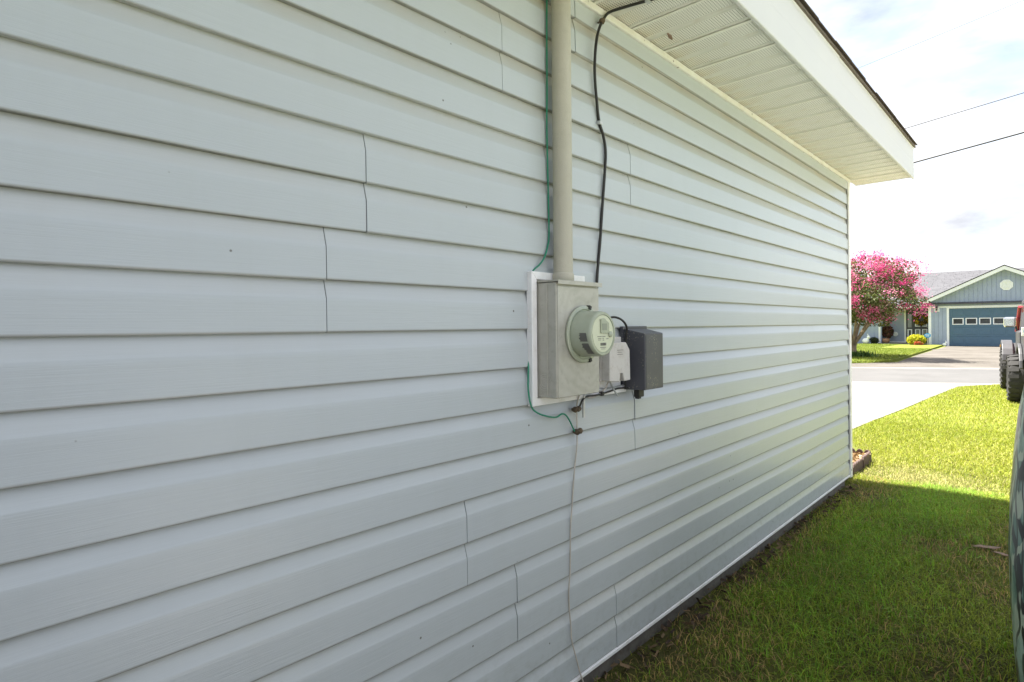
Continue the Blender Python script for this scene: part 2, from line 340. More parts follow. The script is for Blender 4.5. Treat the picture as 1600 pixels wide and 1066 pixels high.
def smooth_path(pts, k=6):
    P = [Vector(p) for p in pts]; o = []
    for i in range(len(P) - 1):
        a = P[max(i - 1, 0)]; b = P[i]; c = P[i + 1]; d = P[min(i + 2, len(P) - 1)]
        for j in range(k):
            t = j / k; o.append(.5 * ((2 * b) + (c - a) * t + (2 * a - 5 * b + 4 * c - d) * t * t + (3 * b - a - 3 * c + d) * t ** 3))
    return o + [P[-1]]

# ------------------------------------------------------------------ ground, road, drives
def sheet(name, poly, z, mat, thick=0):
    m = MB(); m.prism([(x, y, z - thick) for x, y in poly], (0, 0, thick)) if thick else m.add([(x, y, z) for x, y in poly], [tuple(range(len(poly)))])
    return tag(m.build(name, mat), kind='structure')
sheet('ground', [(-600, -600), (600, -600), (600, 600), (-600, 600)], 0, 'ground')
def roadpt(s, t):    # s along the road, t across it from the near edge
    d = Vector((.877, .48)).normalized(); n = Vector((-d.y, d.x)); o = Vector((-.28, 16.5)) + d * s + n * t; return (o.x, o.y)
sheet('road', [roadpt(-120, 0), roadpt(120, 0), roadpt(120, 4.6), roadpt(-120, 4.6)], .004, 'road')
sheet('road_gutter', [roadpt(-120, 4.603), roadpt(120, 4.603), roadpt(120, 5.2), roadpt(-120, 5.2)], .006, 'gutter')
sheet('driveway', [(-6.2, 5.0), (-1.6, 5.0), (-1.25, 6.9), (-.66, 8.0), (-.6, 9.3), (-.49, 11), (-.38, 13.2), (-.24, 15.6), (.1, 16.2), (.7, 16.9), roadpt(1.6, -.004), roadpt(-8.5, -.004), (-6.4, 12.6)], .008, 'drive')
sheet('neighbour_driveway', [roadpt(-3.6, 5.204), (-2.75, 24.0), (-2.85, 26.2), (-3.02, 30), (-3.32, 42.0), (1.76, 42.0), (1.9, 32), (2.3, 26.5), roadpt(6.0, 5.204)], .008, 'fardrive')
sheet('bounce_pad', [(1.62, -14), (10.5, -14), (10.5, 9.6), (1.62, 9.6)], .01, 'pad')  # unseen slab added to bounce sunlight onto the soffit and wall
sheet('garden_path', [(-5.6, 42.2), (-5.1, 36.2), (-3.1, 35.2), (-3.16, 36.4), (-4.2, 37.2), (-4.4, 42.2)], .012, 'fardrive')
m = MB()
for x0, x1, ya, yb in [(-40, -3.75, 0, 0)]:
    pass
# the raised turf edge of the neighbour's lawn along the road
kerb = [roadpt(-60, 5.21), roadpt(-3.9, 5.21), (-2.95, 23.7), (-2.9, 24.6), (-3.2, 33.4), (-3.5, 41.9), (-60, 41.9)]
tag(MB().prism([(x, y, .004) for x, y in kerb], (0, 0, .075)).build('neighbour_lawn', 'ground'), kind='structure')

# ------------------------------------------------------------------ the near house
HY0, HY1 = -7.0, 5.54
house = thing('house', 'near house with pale grey lapped vinyl siding and white eave', 'house', (-.02, 5.54, 0))
def hp(o): return under(o, house)
m = MB(); m.box(-8.2, -.014, HY0, 5.50, .05, 2.60); hp(m.build('wall_core', 'wall_core'))
m = MB(); m.box(-8.2, -.012, HY0, 5.50, -.1, .084); hp(m.build('foundation', 'foundation', bevel=.004))
# siding: one object per double-lap vinyl panel
PROF = [(.0012, .003), (.0026, -.006), (.0036, -.010), (.0122, -.0405), (.0132, -.0428), (.0136, -.0455), (.0139, -.060), (.0148, -.1205), (.0149, -.1242), (.0140, -.1262), (.0122, -.127), (.0010, -.1264)]
JOINTS = [[1.725, 4.743], [1.337, 5.082], [2.098], [.832, 4.777], [.718, 4.675], [-1.2], [2.116], [1.168, 5.107], [1.386, 4.63], [1.965]]
def siding_panel(k, y0, y1, lift):
    nseg = max(2, int((y1 - y0) / .09)); ys = np.linspace(y0, y1, nseg + 1); vs = []; fs = []
    ph = [random.uniform(0, 6.28) for _ in range(4)]; a1 = random.uniform(.0004, .0011)
    prof = [(x, -2 * k * EX + z) for x, z in PROF] + [(x, -(2 * k + 1) * EX + z) for x, z in PROF]
    n = len(prof)
    for y in ys:
        for j, (x, z) in enumerate(prof):
            lap = j >= len(PROF); q = (j % len(PROF)) / 11
            w = a1 * (math.sin(y * 2.7 + ph[0] + lap) + .6 * math.sin(y * 5.9 + ph[1] + 2 * lap)) * (.4 + q)
            vs.append((x + lift + w, y, ZT + z + .0006 * math.sin(y * 1.3 + ph[2])))
    for i in range(nseg):
        for j in range(n - 1): fs.append((i * n + j, i * n + j + 1, (i + 1) * n + j + 1, (i + 1) * n + j))
    # returned ends give the vinyl its thickness at the lap joint
    for i in (0, nseg):
        o = len(vs)
        for j in range(n): x, y, z = vs[i * n + j]; vs.append((x - .0035, y, z))
        for j in range(n - 1): fs.append((i * n + j, i * n + j + 1, o + j + 1, o + j))
    mb = MB(); mb.add(vs, fs); return hp(mb.build('siding_panel', 'siding', smooth=True, angle=28))
for k in range(10):
    cuts = [HY0] + JOINTS[k] + [HY1]
    for i in range(len(cuts) - 1):
        siding_panel(k, cuts[i] + (.0007 if i else 0), cuts[i + 1] - (.0007 if i + 2 < len(cuts) else 0), .0022 * (i % 2) + random.uniform(0, .0004))
# trims
m = MB(); m.box(-.012, .022, HY0, HY1, .0845, .0985); hp(m.build('starter_trim', 'white_vinyl', bevel=.002))
m = MB(); m.box(-.09, .0205, 5.545, 5.605, .072, 2.600); m.box(.0205, .0245, 5.5485, 5.6015, .0725, 2.599); m.box(-.05, .0015, 5.518, 5.545, .09, 2.6)
hp(m.build('corner_post', 'white_vinyl', bevel=.0025))
m = MB(); m.box(.0115, .0155, 5.532, 5.540, .1, 2.59); hp(m.build('corner_channel', 'wall_core'))
m = MB(); m.box(.022, .0252, 5.566, 5.576, .125, .142); hp(m.build('weep_slot', 'wall_core'))
SOF = 2.602
m = MB(); m.prism([(-.01, HY0, 2.577), (.027, HY0, 2.577), (.030, HY0, 2.580), (.030, HY0, 2.6015), (-.01, HY0, 2.6015)], (0, 5.600 - HY0, 0)); hp(m.build('frieze_channel', 'frieze'))
# soffit: one object per vented panel, sharing one mesh
PW = .2705; SX0, SX1 = .004, .436
def soffit_mesh():
    prof = [(.0110, .020), (.0112, 0.0), (.026, .0), (.034, .006), (.128, .006), (.136, 0), (.1385, .0), (.146, .0135), (.158, .0135), (.168, .006), (.260, .006), (.266, .0), (.2703, 0.0), (.2704, .020)]
    perf = {3, 9}; mb = MB()
    for i in range(len(prof) - 1):
        (a, za), (b, zb) = prof[i], prof[i + 1]
        mb.add([(SX0, a, za), (SX1, a, za), (SX1, b, zb), (SX0, b, zb)], [(0, 1, 2, 3)], 1 if i in perf else 0)
    mb.box(SX0, SX1, .0, PW, .0195, .022, 2)
    return mb
proto = None; y = 5.871
for i in range(22):
    y -= PW
    if proto is None: proto = o = soffit_mesh().build('soffit_panel', ['soffit', 'perf', 'wall_core'])
    else: o = link(proto.copy())
    o.location = (random.uniform(-.001, .001), y, SOF + random.uniform(-.0012, .0012)); under(o, house)
# fascia in two lengths with a lapped joint
def fascia(y0, y1, dx):
    P = [(.424, 2.602), (.424, 2.590), (.437, 2.590), (.4395, 2.594), (.4390, 2.716), (.4365, 2.722), (.4375, 2.838), (.442, 2.848), (.424, 2.848)]
    mb = MB(); mb.prism([(x + dx, y0, z) for x, z in P], (0, y1 - y0, 0)); return hp(mb.build('fascia_board', 'fascia', bevel=.0012, seg=1))
fascia(HY0, 3.574, .0); fascia(3.575, 5.882, -.0025)
m = MB(); m.prism([(.005, 5.872, 2.603), (.421, 5.872, 2.603), (.421, 5.872, 2.84), (.005, 5.872, 3.02)], (0, .012, 0)); hp(m.build('eave_return', 'fascia'))
# roof: deck, drip edge and courses of shingles along the eave
SL = 5 / 12
m = MB()
for s in (0,):
    m.prism([(.448, HY0 - .3, 2.852), (-4.1, HY0 - .3, 2.852 + SL * 4.548), (-8.65, HY0 - .3, 2.852), (-8.65, HY0 - .3, 2.865), (-4.1, HY0 - .3, 2.885 + SL * 4.548), (.448, HY0 - .3, 2.866)], (0, 5.89 - HY0 + .3, 0))
hp(m.build('roof_deck', 'shingle_dark'))
m = MB(); m.box(.4395, .452, HY0, 5.886, 2.8485, 2.8515); hp(m.build('drip_edge', 'drip'))
m = MB(); m.prism([(.2, 5.505, 2.62), (-4.1, 5.505, 4.62), (-8.4, 5.505, 2.62)], (0, .03, 0)); hp(m.build('gable_wall', 'siding'))
m = MB(); m.prism([(-.3, 5.873, 2.95), (-4.1, 5.873, 4.53), (-4.1, 5.873, 4.72), (-.3, 5.873, 3.13)], (0, .014, 0)); hp(m.build('rake_board', 'fascia'))
m = MB(); m.box(-8.2, -.09, 5.504, 5.52, .05, 2.6); hp(m.build('end_wall', 'siding'))
yy = 5.905; tab = None
while yy > -1.0:
    w = random.uniform(.28, .34); ex = random.uniform(-.003, .003); z0 = 2.8672 + random.uniform(-.0005, .0015)
    for c in range(1):
        q = MB(); x0 = .460 + ex - c * .0 ; zz = z0 + c * .0075
        q.prism([(x0 - c * .014, yy - w + .003, zz), (x0 - .32, yy - w + .003, zz + SL * .32), (x0 - .32, yy - w + .003, zz + SL * .32 + .006), (x0 - c * .014, yy - w + .003, zz + .006)], (0, w - .005 - c * .02, 0))
        hp(q.build('shingle', 'shingle_dark'))
    yy -= w

# ------------------------------------------------------------------ meter, conduit, boxes and wires on the wall
W0 = .0165
t = thing('conduit_pipe', 'thick tan painted conduit pipe rising from the meter box to the eave', 'pipe', (.060, 1.585, 1.535))
m = MB(); m.tube([(.060, 1.585, z) for z in (1.535, 1.9, 2.3, 2.598)], .0335, 28); under(m.build('pipe', 'conduit', smooth=True), t)
m = MB(); m.lathe([(.0355, 1.5315), (.0375, 1.534), (.0375, 1.556), (.0355, 1.560), (.0336, 1.562)], (.060, 1.585, 0), (0, 0, 1), 28); under(m.build('hub_collar', 'conduit', smooth=True), t)

t = thing('electric_meter', 'grey electric meter box with round glass meter on white backing frame', 'electric meter', (.02, 1.60, 1.11))
def ep(o): return under(o, t)
m = MB()   # mitred vinyl frame
fy0, fy1, fz0, fz1, b = 1.447, 2.02, 1.113, 1.562, .026
for poly in ([(fy0, fz0), (fy0, fz1), (fy0 + b, fz1 - b), (fy0 + b, fz0 + b)], [(fy0, fz1), (1.745, fz1), (1.745, fz1 - b), (fy0 + b, fz1 - b)], [(fy0, fz0), (fy0 + b, fz0 + b), (fy1, fz0 + b), (fy1, fz0)]):
    m = MB(); m.prism([(.012, a, c) for a, c in poly], (.024, 0, 0)); ep(m.build('backing_frame', 'white_vinyl', bevel=.002))
m = MB(); m.box(.012, .022, fy0 + .02, 1.733, fz0 + .02, fz1 - .02); m.box(.012, .022, 1.734, 2.0, fz0 + .02, 1.185); ep(m.build('backing_plate', 'white_vinyl'))
BX, BY0, BY1, BZ0, BZ1 = .112, 1.480, 1.718, 1.142, 1.524
m = MB(); m.box(.0225, BX, BY0, BY1, BZ0, BZ1); ep(m.build('meter_box', 'meterbox', bevel=.004))
m = MB(); m.box(BX, BX + .0035, BY0 + .004, BY1 - .002, BZ0 + .002, BZ1 - .012); m.box(.07, .0725 + .003, BY0 - .0035, BY0 - .0002, BZ0 + .006, BZ1 - .004)
ep(m.build('box_cover', 'meterbox', bevel=.0015))
m = MB(); m.prism([(.0225, BY0 - .003, 1.5255), (BX + .010, BY0 - .003, 1.5255), (BX + .010, BY0 - .003, 1.516), (BX + .0125, BY0 - .003, 1.516), (BX + .0125, BY0 - .003, 1.5305), (.0225, BY0 - .003, 1.5325)], (0, BY1 - BY0 + .012, 0)); ep(m.build('rain_lid', 'meterbox', bevel=.001, seg=1))
m = MB()   # knock-out rings on the near side
for r in (.012, .019, .026): m.lathe([(r, 0), (r + .0012, .0012), (r + .0024, 0)], (.060, BY0 + .0004, 1.192), (0, -1, 0), 28, cap=False)
ep(m.build('knockout_ring', 'meterbox', smooth=True))
MY, MZ = 1.6125, 1.3525
f0 = BX + .0035
m = MB(); m.lathe([(.094, 0), (.097, .004), (.097, .009), (.093, .012), (.086, .012), (.083, .008), (.078, .008)], (f0, MY + .004, MZ - .002), (1, 0, 0), 48); ep(m.build('sealing_ring', 'meter_body', smooth=True, angle=50))
m = MB(); m.box(f0 + .002, f0 + .0165, MY + .025, MY + .037, MZ + .083, MZ + .0955, rot=Matrix.Rotation(rad(-20), 3, 'X'))
ep(m.build('ring_clasp', 'black_plastic')); m = MB(); m.box(f0 + .002, f0 + .0165, MY + .025, MY + .037, MZ - .0975, MZ - .085, rot=Matrix.Rotation(rad(20), 3, 'X')); ep(m.build('ring_clasp', 'black_plastic'))
FX = .205
m = MB(); m.lathe([(.079, f0 + .008), (.077, f0 + .03), (.0755, FX - .010), (.0735, FX - .003), (.070, FX), (.064, FX), (.0625, FX - .003), (.0, FX - .003)], (0, MY, MZ), (1, 0, 0), 56, cap=False); ep(m.build('meter_body', 'meter_body', smooth=True, angle=35))
def disc(r, x, n=48, yscale=1): return [(x, MY + r * math.cos(a), MZ + r * math.sin(a)) for a in [2 * math.pi * i / n for i in range(n)]]
m = MB(); m.prism(disc(.0615, FX - .0028), (.0008, 0, 0)); face = ep(m.build('dial_face', 'meter_face'))
m = MB(); m.prism([(FX - .0019, MY + .060 * math.cos(a), MZ + .060 * math.sin(a)) for a in [math.pi * (1 + i / 24) for i in range(25)]], (.0012, 0, 0)); ep(m.build('name_plate', 'meter_face'))
m = MB(); arch = [(FX - .0012, MY - .016, MZ + .002), (FX - .0012, MY - .016, MZ + .042)] + [(FX - .0012, MY - .002 + .014 * math.cos(a), MZ + .046 + .006 * math.sin(a)) for a in [math.pi * (1 - i / 8) for i in range(9)]] + [(FX - .0012, MY + .030, MZ + .036), (FX - .0012, MY + .030, MZ + .002)]
m.prism(arch, (.004, 0, 0)); ep(m.build('display_bezel', 'meter_body', bevel=.001))
m = MB(); m.box(FX + .0029, FX + .0036, MY - .010, MY + .016, MZ + .012, MZ + .034); ep(m.build('display_screen', 'lcd'))
m = MB(); m.lathe([(.010, FX - .001), (.010, FX + .004), (.007, FX + .006), (.0, FX + .006)], (0, MY + .038, MZ - .002), (1, 0, 0), 20, cap=False); ep(m.build('reset_button', 'meter_body', smooth=True))
m = MB()
x0, x1 = FX - .0006, FX - .0001
for (a, b_, zz, h) in [(-.034, -.010, -.010, .002), (-.006, .012, -.010, .002), (-.030, -.012, -.016, .0016), (-.03, -.014, -.021, .0016), (.016, .030, -.018, .002), (-.005, .003, -.016, .0022), (-.004, .004, -.022, .0022), (-.018, .014, -.046, .002), (-.012, .010, -.051, .0015), (-.022, -.008, .045, .0016)]:
    m.box(x0, x1, MY + a, MY + b_, MZ + zz, MZ + zz + h)
for i in range(16):
    m.box(x0, x1, MY - .017 + i * .0021, MY - .017 + i * .0021 + random.choice((.0007, .0013)), MZ - .039, MZ - .030)
ep(m.build('face_print', 'print'))['kind'] = 'stuff'
m = MB()    # torn dark label round the lower near side of the cover
for i in range(26):
    a = math.pi * .985 + i * .041; q = lambda k: (FX - .044 + .013 * (k / 26) + .0028 * math.sin(k * 1.9) + .002 * math.sin(k * .7), FX - .016 + .009 * (k / 26) ** .6)
    p = lambda aa, x: (x, MY + .0774 * math.cos(aa), MZ + .0774 * math.sin(aa))
    if i in (9, 10): continue
    m.add([p(a, q(i)[0]), p(a + .041, q(i + 1)[0]), p(a + .041, q(i + 1)[1]), p(a, q(i)[1])], [(0, 1, 2, 3)])
ep(m.build('torn_label', 'print'))

t = thing('phone_box', 'small pale grey telephone box with notched cover beside the round meter', 'utility box', (.03, 1.885, 1.165))
m = MB(); m.box(.0365, .055, 1.815, 1.955, 1.168, 1.335); under(m.build('back_box', 'pale_grey', bevel=.002), t)
m = MB(); m.prism([(.0555, 1.8175, 1.172), (.0555, 1.885, 1.166), (.0555, 1.892, 1.197), (.0555, 1.908, 1.197), (.0555, 1.918, 1.166), (.0555, 1.962, 1.168), (.0555, 1.958, 1.285), (.0555, 1.932, 1.315), (.0555, 1.82, 1.315)], (.036, 0, 0)); under(m.build('box_cover', 'pale_grey', bevel=.003), t)
m = MB()
for i, (a, b_) in enumerate([(-.02, .022), (-.018, .016), (-.02, .02)]): m.box(.0916, .0921, 1.89 + a, 1.89 + b_, 1.285 - i * .008, 1.2868 - i * .008)
under(m.build('embossed_text', 'print'), t)
m = MB(); m.box(.0365, .047, 1.862, 1.925, 1.337, 1.374); under(m.build('label_tab', 'white_vinyl', bevel=.001), t)

t = thing('charcoal_box', 'charcoal plastic cable box with mould spots right of the meter', 'utility box', (.03, 2.09, 1.11))
m = MB(); m.prism([(.0175, 2.005, 1.118), (.0175, 2.195, 1.118), (.0175, 2.195, 1.376), (.0175, 2.005, 1.376)], (.013, 0, 0)); under(m.build('back_plate', 'darkbox', bevel=.002), t)
m = MB(); m.add([(.031, 2.012, 1.122), (.031, 2.178, 1.122), (.031, 2.178, 1.366), (.031, 2.012, 1.366), (.122, 2.018, 1.124), (.122, 2.164, 1.124), (.122, 2.164, 1.347), (.122, 2.018, 1.347)], [(0, 1, 2, 3), (4, 7, 6, 5), (0, 4, 5, 1), (1, 5, 6, 2), (2, 6, 7, 3), (3, 7, 4, 0)])
under(m.build('box_cover', 'darkbox', bevel=.003), t)
m = MB(); m.prism([(.1222, 2.026, 1.132), (.1222, 2.156, 1.132), (.1222, 2.156, 1.339), (.1222, 2.026, 1.339)], (.0012, 0, 0)); under(m.build('cover_panel', 'darkbox'), t)
m = MB(); m.box(.060, .085, 2.035, 2.075, 1.092, 1.122); m.box(.062, .08, 2.04, 2.062, 1.084, 1.093); under(m.build('grommet', 'black_plastic', bevel=.003), t)

# cables
t = thing('wall_cable', 'black cable running up the siding beside the conduit and over the soffit', 'cable', (.03, 1.85, 1.5))
cab = [(.024, 1.832, 1.45), (.0235, 1.840, 1.557), (.0225, 1.850, 1.62), (.0225, 1.863, 1.696), (.023, 1.878, 1.82), (.0235, 1.899, 1.98), (.0235, 1.905, 2.06), (.0235, 1.888, 2.120), (.023, 1.864, 2.162), (.026, 1.845, 2.235), (.030, 1.828, 2.323), (.036, 1.822, 2.40), (.040, 1.830, 2.47), (.038, 1.858, 2.53), (.036, 1.885, 2.565), (.042, 1.905, 2.590), (.075, 1.915, 2.5955), (.186, 1.943, 2.596), (.30, 1.975, 2.596), (.43, 2.01, 2.596)]
m = MB(); m.tube(smooth_path(cab, 6), .0056, 10); under(m.build('cable', 'black_plastic', smooth=True), t)
m = MB(); m.ball((.040, 1.866, 2.545), .011, 2, 0, .12, (1, 1.2, 1)); m.tube([(.02, 1.866, 2.545), (.05, 1.866, 2.545)], .004, 8); under(m.build('cable_clip', 'rust', smooth=True), t)
m = MB(); m.box(.016, .031, 1.852, 1.876, 2.152, 2.164); m.tube([(.03, 1.856, 2.158), (.034, 1.856, 2.158)], .004, 8); under(m.build('cable_clip', 'galv', bevel=.002), t)
m = MB(); m.box(.183, .202, 1.934, 1.958, 2.588, 2.601); under(m.build('cable_clip', 'galv', bevel=.003), t)

t = thing('ground_wire', 'thin green ground wire along the conduit, looping below the meter box', 'wire', (.02, 1.55, 1.5))
gp = [(.024, 1.556, 2.60), (.0235, 1.552, 2.4), (.024, 1.550, 2.2), (.0225, 1.549, 2.06), (.0235, 1.552, 1.85), (.023, 1.555, 1.70), (.024, 1.546, 1.655), (.024, 1.528, 1.615), (.0225, 1.503, 1.588), (.017, 1.478, 1.568), (.009, 1.468, 1.545), (.006, 1.466, 1.50), (.006, 1.464, 1.4), (.006, 1.462, 1.31), (.014, 1.452, 1.275), (.022, 1.442, 1.23), (.028, 1.434, 1.17), (.030, 1.446, 1.115), (.029, 1.480, 1.088), (.029, 1.535, 1.070), (.028, 1.58, 1.062), (.028, 1.612, 1.070), (.029, 1.634, 1.062), (.030, 1.655, 1.038), (.0305, 1.680, 1.000)]
m = MB(); m.tube(smooth_path(gp, 6), .0029, 8); under(m.build('wire', 'green_wire', smooth=True), t)

t = thing('ground_clamp_wire', 'kinked bare ground wire with rusty clamps hanging below the meter box', 'wire', (.02, 1.69, .07))
wp = [(.050, 1.690, 1.140), (.034, 1.695, 1.105), (.0265, 1.700, 1.06), (.0245, 1.704, .993), (.023, 1.704, .94), (.0215, 1.694, .88), (.0225, 1.687, .845), (.0215, 1.682, .80), (.022, 1.672, .72), (.0225, 1.663, .66), (.0215, 1.661, .58), (.022, 1.658, .50), (.0225, 1.649, .43), (.0215, 1.652, .37), (.022, 1.660, .30), (.023, 1.663, .25), (.0225, 1.684, .19), (.025, 1.706, .12), (.030, 1.722, .07), (.031, 1.726, .0)]
m = MB(); m.tube(smooth_path(wp, 5), .0026, 8); under(m.build('wire', 'copper_wire', smooth=True), t)
def clamp(y, z, x=.032):
    m = MB(); m.ball((x, y - .009, z), .0125, 2, 0, .10, (1, 1, .9)); m.ball((x, y + .010, z + .001), .011, 2, 0, .10); m.box(x - .014, x + .006, y - .014, y + .014, z - .005, z + .005); m.tube([(x + .006, y - .01, z), (x + .019, y - .01, z + .001)], .005, 6)
    return under(m.build('clamp', 'rust', smooth=True, angle=50), t)
clamp(1.701, .996); clamp(1.690, 1.078, .035)
m = MB(); m.tube([(.045, 1.722, 1.125), (.040, 1.722, 1.09), (.040, 1.723, 1.045)], [.004, .006, .0045], 8); under(m.build('bond_strap', 'galv', smooth=True), t)
t = thing('service_wires', 'small tangle of grey and black wires under the phone box', 'wire', (.03, 1.8, 1.1))
for r, pts, mt in [(.003, [(.05, 1.872, 1.168), (.048, 1.858, 1.145), (.042, 1.83, 1.125), (.04, 1.80, 1.117), (.038, 1.765, 1.113), (.04, 1.73, 1.125)], 'copper_wire'), (.0035, [(.052, 1.876, 1.168), (.056, 1.892, 1.140), (.062, 1.904, 1.118), (.064, 1.912, 1.108)], 'galv'),
                   (.0036, [(.04, 1.70, 1.088), (.044, 1.715, 1.112), (.046, 1.745, 1.122), (.044, 1.79, 1.12), (.045, 1.83, 1.121), (.043, 1.90, 1.127), (.04, 1.96, 1.132), (.05, 2.03, 1.128)], 'black_plastic'),
                   (.0024, [(.045, 1.715, 1.135), (.06, 1.712, 1.155), (.064, 1.722, 1.168), (.060, 1.737, 1.163), (.05, 1.735, 1.14), (.045, 1.72, 1.12)], 'galv'), (.003, [(.0395, 1.74, 1.128), (.0395, 1.85, 1.136), (.0395, 1.99, 1.142)], 'galv'),
                   (.0045, [(.045, 1.86, 1.40), (.055, 1.90, 1.412), (.06, 1.95, 1.402), (.058, 1.99, 1.375), (.05, 2.0, 1.34), (.048, 2.002, 1.28), (.046, 2.0, 1.17), (.046, 1.995, 1.125)], 'black_plastic')]:
    m = MB(); m.tube(smooth_path(pts, 5), r, 8); under(m.build('wire', mt, smooth=True), t)
m = MB(); m.box(.036, .052, 1.826, 1.842, 1.114, 1.130); under(m.build('wire_nut', 'black_plastic', bevel=.003), t)
# dry moth hanging under the soffit
m = MB(); m.prism([(.118, 2.225, 2.6), (.126, 2.245, 2.592), (.122, 2.262, 2.583), (.113, 2.250, 2.590)], (.004, .003, .004)); tag(m.build('dried_cocoon', 'deadleaf', bevel=.001), 'small brown cocoon stuck to the soffit beside the black cable', 'cocoon')

# ------------------------------------------------------------------ bed edging and debris by the corner
t = thing('bed_edging', 'brown scalloped garden edging at the far house corner', 'garden edging', (-.06, 6.2, 0))
def scallop(x0, y0, x1, y1, h=.105):
    n = 5; q = []; d = Vector((x1 - x0, y1 - y0, 0)); L = d.length; nrm = Vector((-d.y, d.x, 0)).normalized() * .022
    pts = [(0, -.02), (1, -.02)]
    for i in range(n * 4 + 1): tt = 1 - i / (n * 4); pts.append((tt, h - .034 + .034 * abs(math.sin(tt * n * math.pi)) ** .7))
    m = MB(); m.prism([Vector((x0, y0, 0)) + d * a + Vector((0, 0, z)) for a, z in pts], nrm); return under(m.build('edging_piece', 'edging', bevel=.002, seg=1), t)
for i in range(3): scallop(-.055 + .005 * i, 5.63 + i * .345, -.052, 5.63 + i * .345 + .34, .085 + i * .012)
for i in range(7): scallop(-.052 - i * .345, 6.672, -.052 - i * .345 - .34, 6.672 + .002 * i, .115)
def chips(name, n, x0, x1, y0, y1, z0, z1, size, cols, mat='chip', thin=False):
    c = np.stack([RNG.uniform(x0, x1, n), RNG.uniform(y0, y1, n), RNG.uniform(z0, z1, n)], 1); a = RNG.normal(size=(n, 3)); a[:, 2] *= .35; a /= np.linalg.norm(a, axis=1)[:, None]
    b = np.cross(a, RNG.normal(size=(n, 3))); b /= np.linalg.norm(b, axis=1)[:, None]
    la = (RNG.uniform(.5, 1.4, n) * size)[:, None]; lb = la * (RNG.uniform(.03, .06, n) if thin else RNG.uniform(.15, .45, n))[:, None]
    v = np.stack([c - a * la - b * lb, c + a * la - b * lb, c + a * la + b * lb, c - a * la + b * lb], 1).reshape(-1, 3)
    f = np.arange(4 * n).reshape(n, 4); t_ = np.array(cols)[RNG.integers(0, len(cols), n)] * RNG.uniform(.7, 1.2, (n, 1))
    return arr_mesh(name, v, f, mat, np.repeat(t_, 4, 0))
sheet('mulch_bed', [(-4.0, 5.61), (-.058, 5.61), (-.058, 6.67), (-4.0, 6.67)], .055, 'mulch', .05)
tag(chips('mulch', 3000, -1.2, -.06, 5.62, 6.66, .056, .085, .022, [(.33, .22, .11), (.22, .14, .07), (.42, .32, .18)]), kind='stuff')
for i, (x, yv, r) in enumerate([(.985, 4.52, .5), (1.06, 4.44, -.4)]):
    m = MB(); L, Wd = (.075, .026) if i == 0 else (.05, .018)
    pts = [(-L, 0, .016), (-L * .4, Wd, .02), (L * .5, Wd * .8, .016), (L, 0, .022), (L * .4, -Wd, .018), (-L * .5, -Wd * .8, .02)]
    R = Matrix.Rotation(r, 3, 'Z'); m.prism([R @ Vector(p) + Vector((x, yv, 0)) for p in pts], (0, 0, .003))
    tag(m.build('dead_leaf', 'deadleaf'), ['larger brown dead leaf lying on the shaded grass', 'smaller brown dead leaf lying just in front of a larger one'][i], 'leaf', 'dead leaves on the shaded grass')

# ------------------------------------------------------------------ grass
def patch(x, y):      # smooth pseudo-noise for bare and lush patches
    return (np.sin(x * 2.1 + 1.3 * np.sin(y * 1.7)) + np.sin(y * 2.6 + 1.1 * np.sin(x * 2.9 + 1)) + .7 * np.sin(x * 6.1 + y * 4.3) + .5 * np.sin(x * 9.7 - y * 11.3 + 2)) / 3.2
def blades(name, x, y, h, w, cols, tintvar=.25, lean=.8, base=0.0):
    n = len(x); a = RNG.uniform(0, 2 * np.pi, n); d = np.stack([np.cos(a), np.sin(a), np.zeros(n)], 1)
    s = np.stack([-np.sin(a), np.cos(a), np.zeros(n)], 1); ln = RNG.uniform(.1, lean, n)[:, None]; c = np.stack([x, y, np.full(n, base)], 1)
    hh = h[:, None]; up_ = np.array([0, 0, 1.0]); ww = w[:, None]
    p0 = c - s * ww; p1 = c + s * ww; mid = c + up_ * hh * .6 + d * hh * ln * .45; p2 = mid - s * ww * .75; p3 = mid + s * ww * .75; tip = c + up_ * hh * (1 - .25 * ln) + d * hh * ln * 1.3
    v = np.stack([p0, p1, p3, p2, tip], 1).reshape(-1, 3); o = np.arange(n)[:, None] * 5
    f = np.concatenate([o + np.array([[0, 1, 2]]), o + np.array([[0, 2, 3]]), o + np.array([[3, 2, 4]])], 0)
    t_ = cols * RNG.uniform(1 - tintvar, 1 + tintvar, (n, 1)); return arr_mesh(name, v, f, 'grass', np.repeat(t_, 5, 0))
# shaded strip by the wall
n = 150000; x = RNG.uniform(-.02, 2.4, n); y = RNG.uniform(1.2, 5.95, n); pn = patch(x, y)
lush = np.exp(-((x - .55 - .15 * np.sin(y * 1.3)) / .38) ** 2) * np.clip((y - 1.5) / 2, .3, 1)
dens = np.clip(.60 + .45 * pn + .35 * lush - .6 * np.exp(-(x / .11) ** 2), .1, 1); bare = np.clip(sum(a * np.exp(-((x - bx) / rx) ** 2 - ((y - by) / ry) ** 2) for bx, by, rx, ry, a in [(.26, 5.3, .20, .22, .9), (.85, 4.35, .38, .13, .8), (.35, 4.6, .3, .12, .55), (.95, 3.1, .3, .25, .5), (.4, 2.5, .2, .3, .6), (.75, 2.2, .25, .15, .5), (1.1, 3.75, .2, .12, .5)]), 0, .95); dens = np.clip(dens * (1 - .8 * bare), .05, 1); keep = RNG.uniform(size=n) < dens; bare = bare[keep]; x, y, pn, lush = x[keep], y[keep], pn[keep], lush[keep]; n = len(x)
g_a, g_b, g_c, g_d = np.array([.095, .145, .015]), np.array([.150, .190, .024]), np.array([.27, .20, .080]), np.array([.11, .235, .018])
u = RNG.uniform(size=n); k = np.clip(.36 - .8 * pn - .45 * lush + .9 * bare + .35 * np.exp(-(x / .3) ** 2), .04, .95)
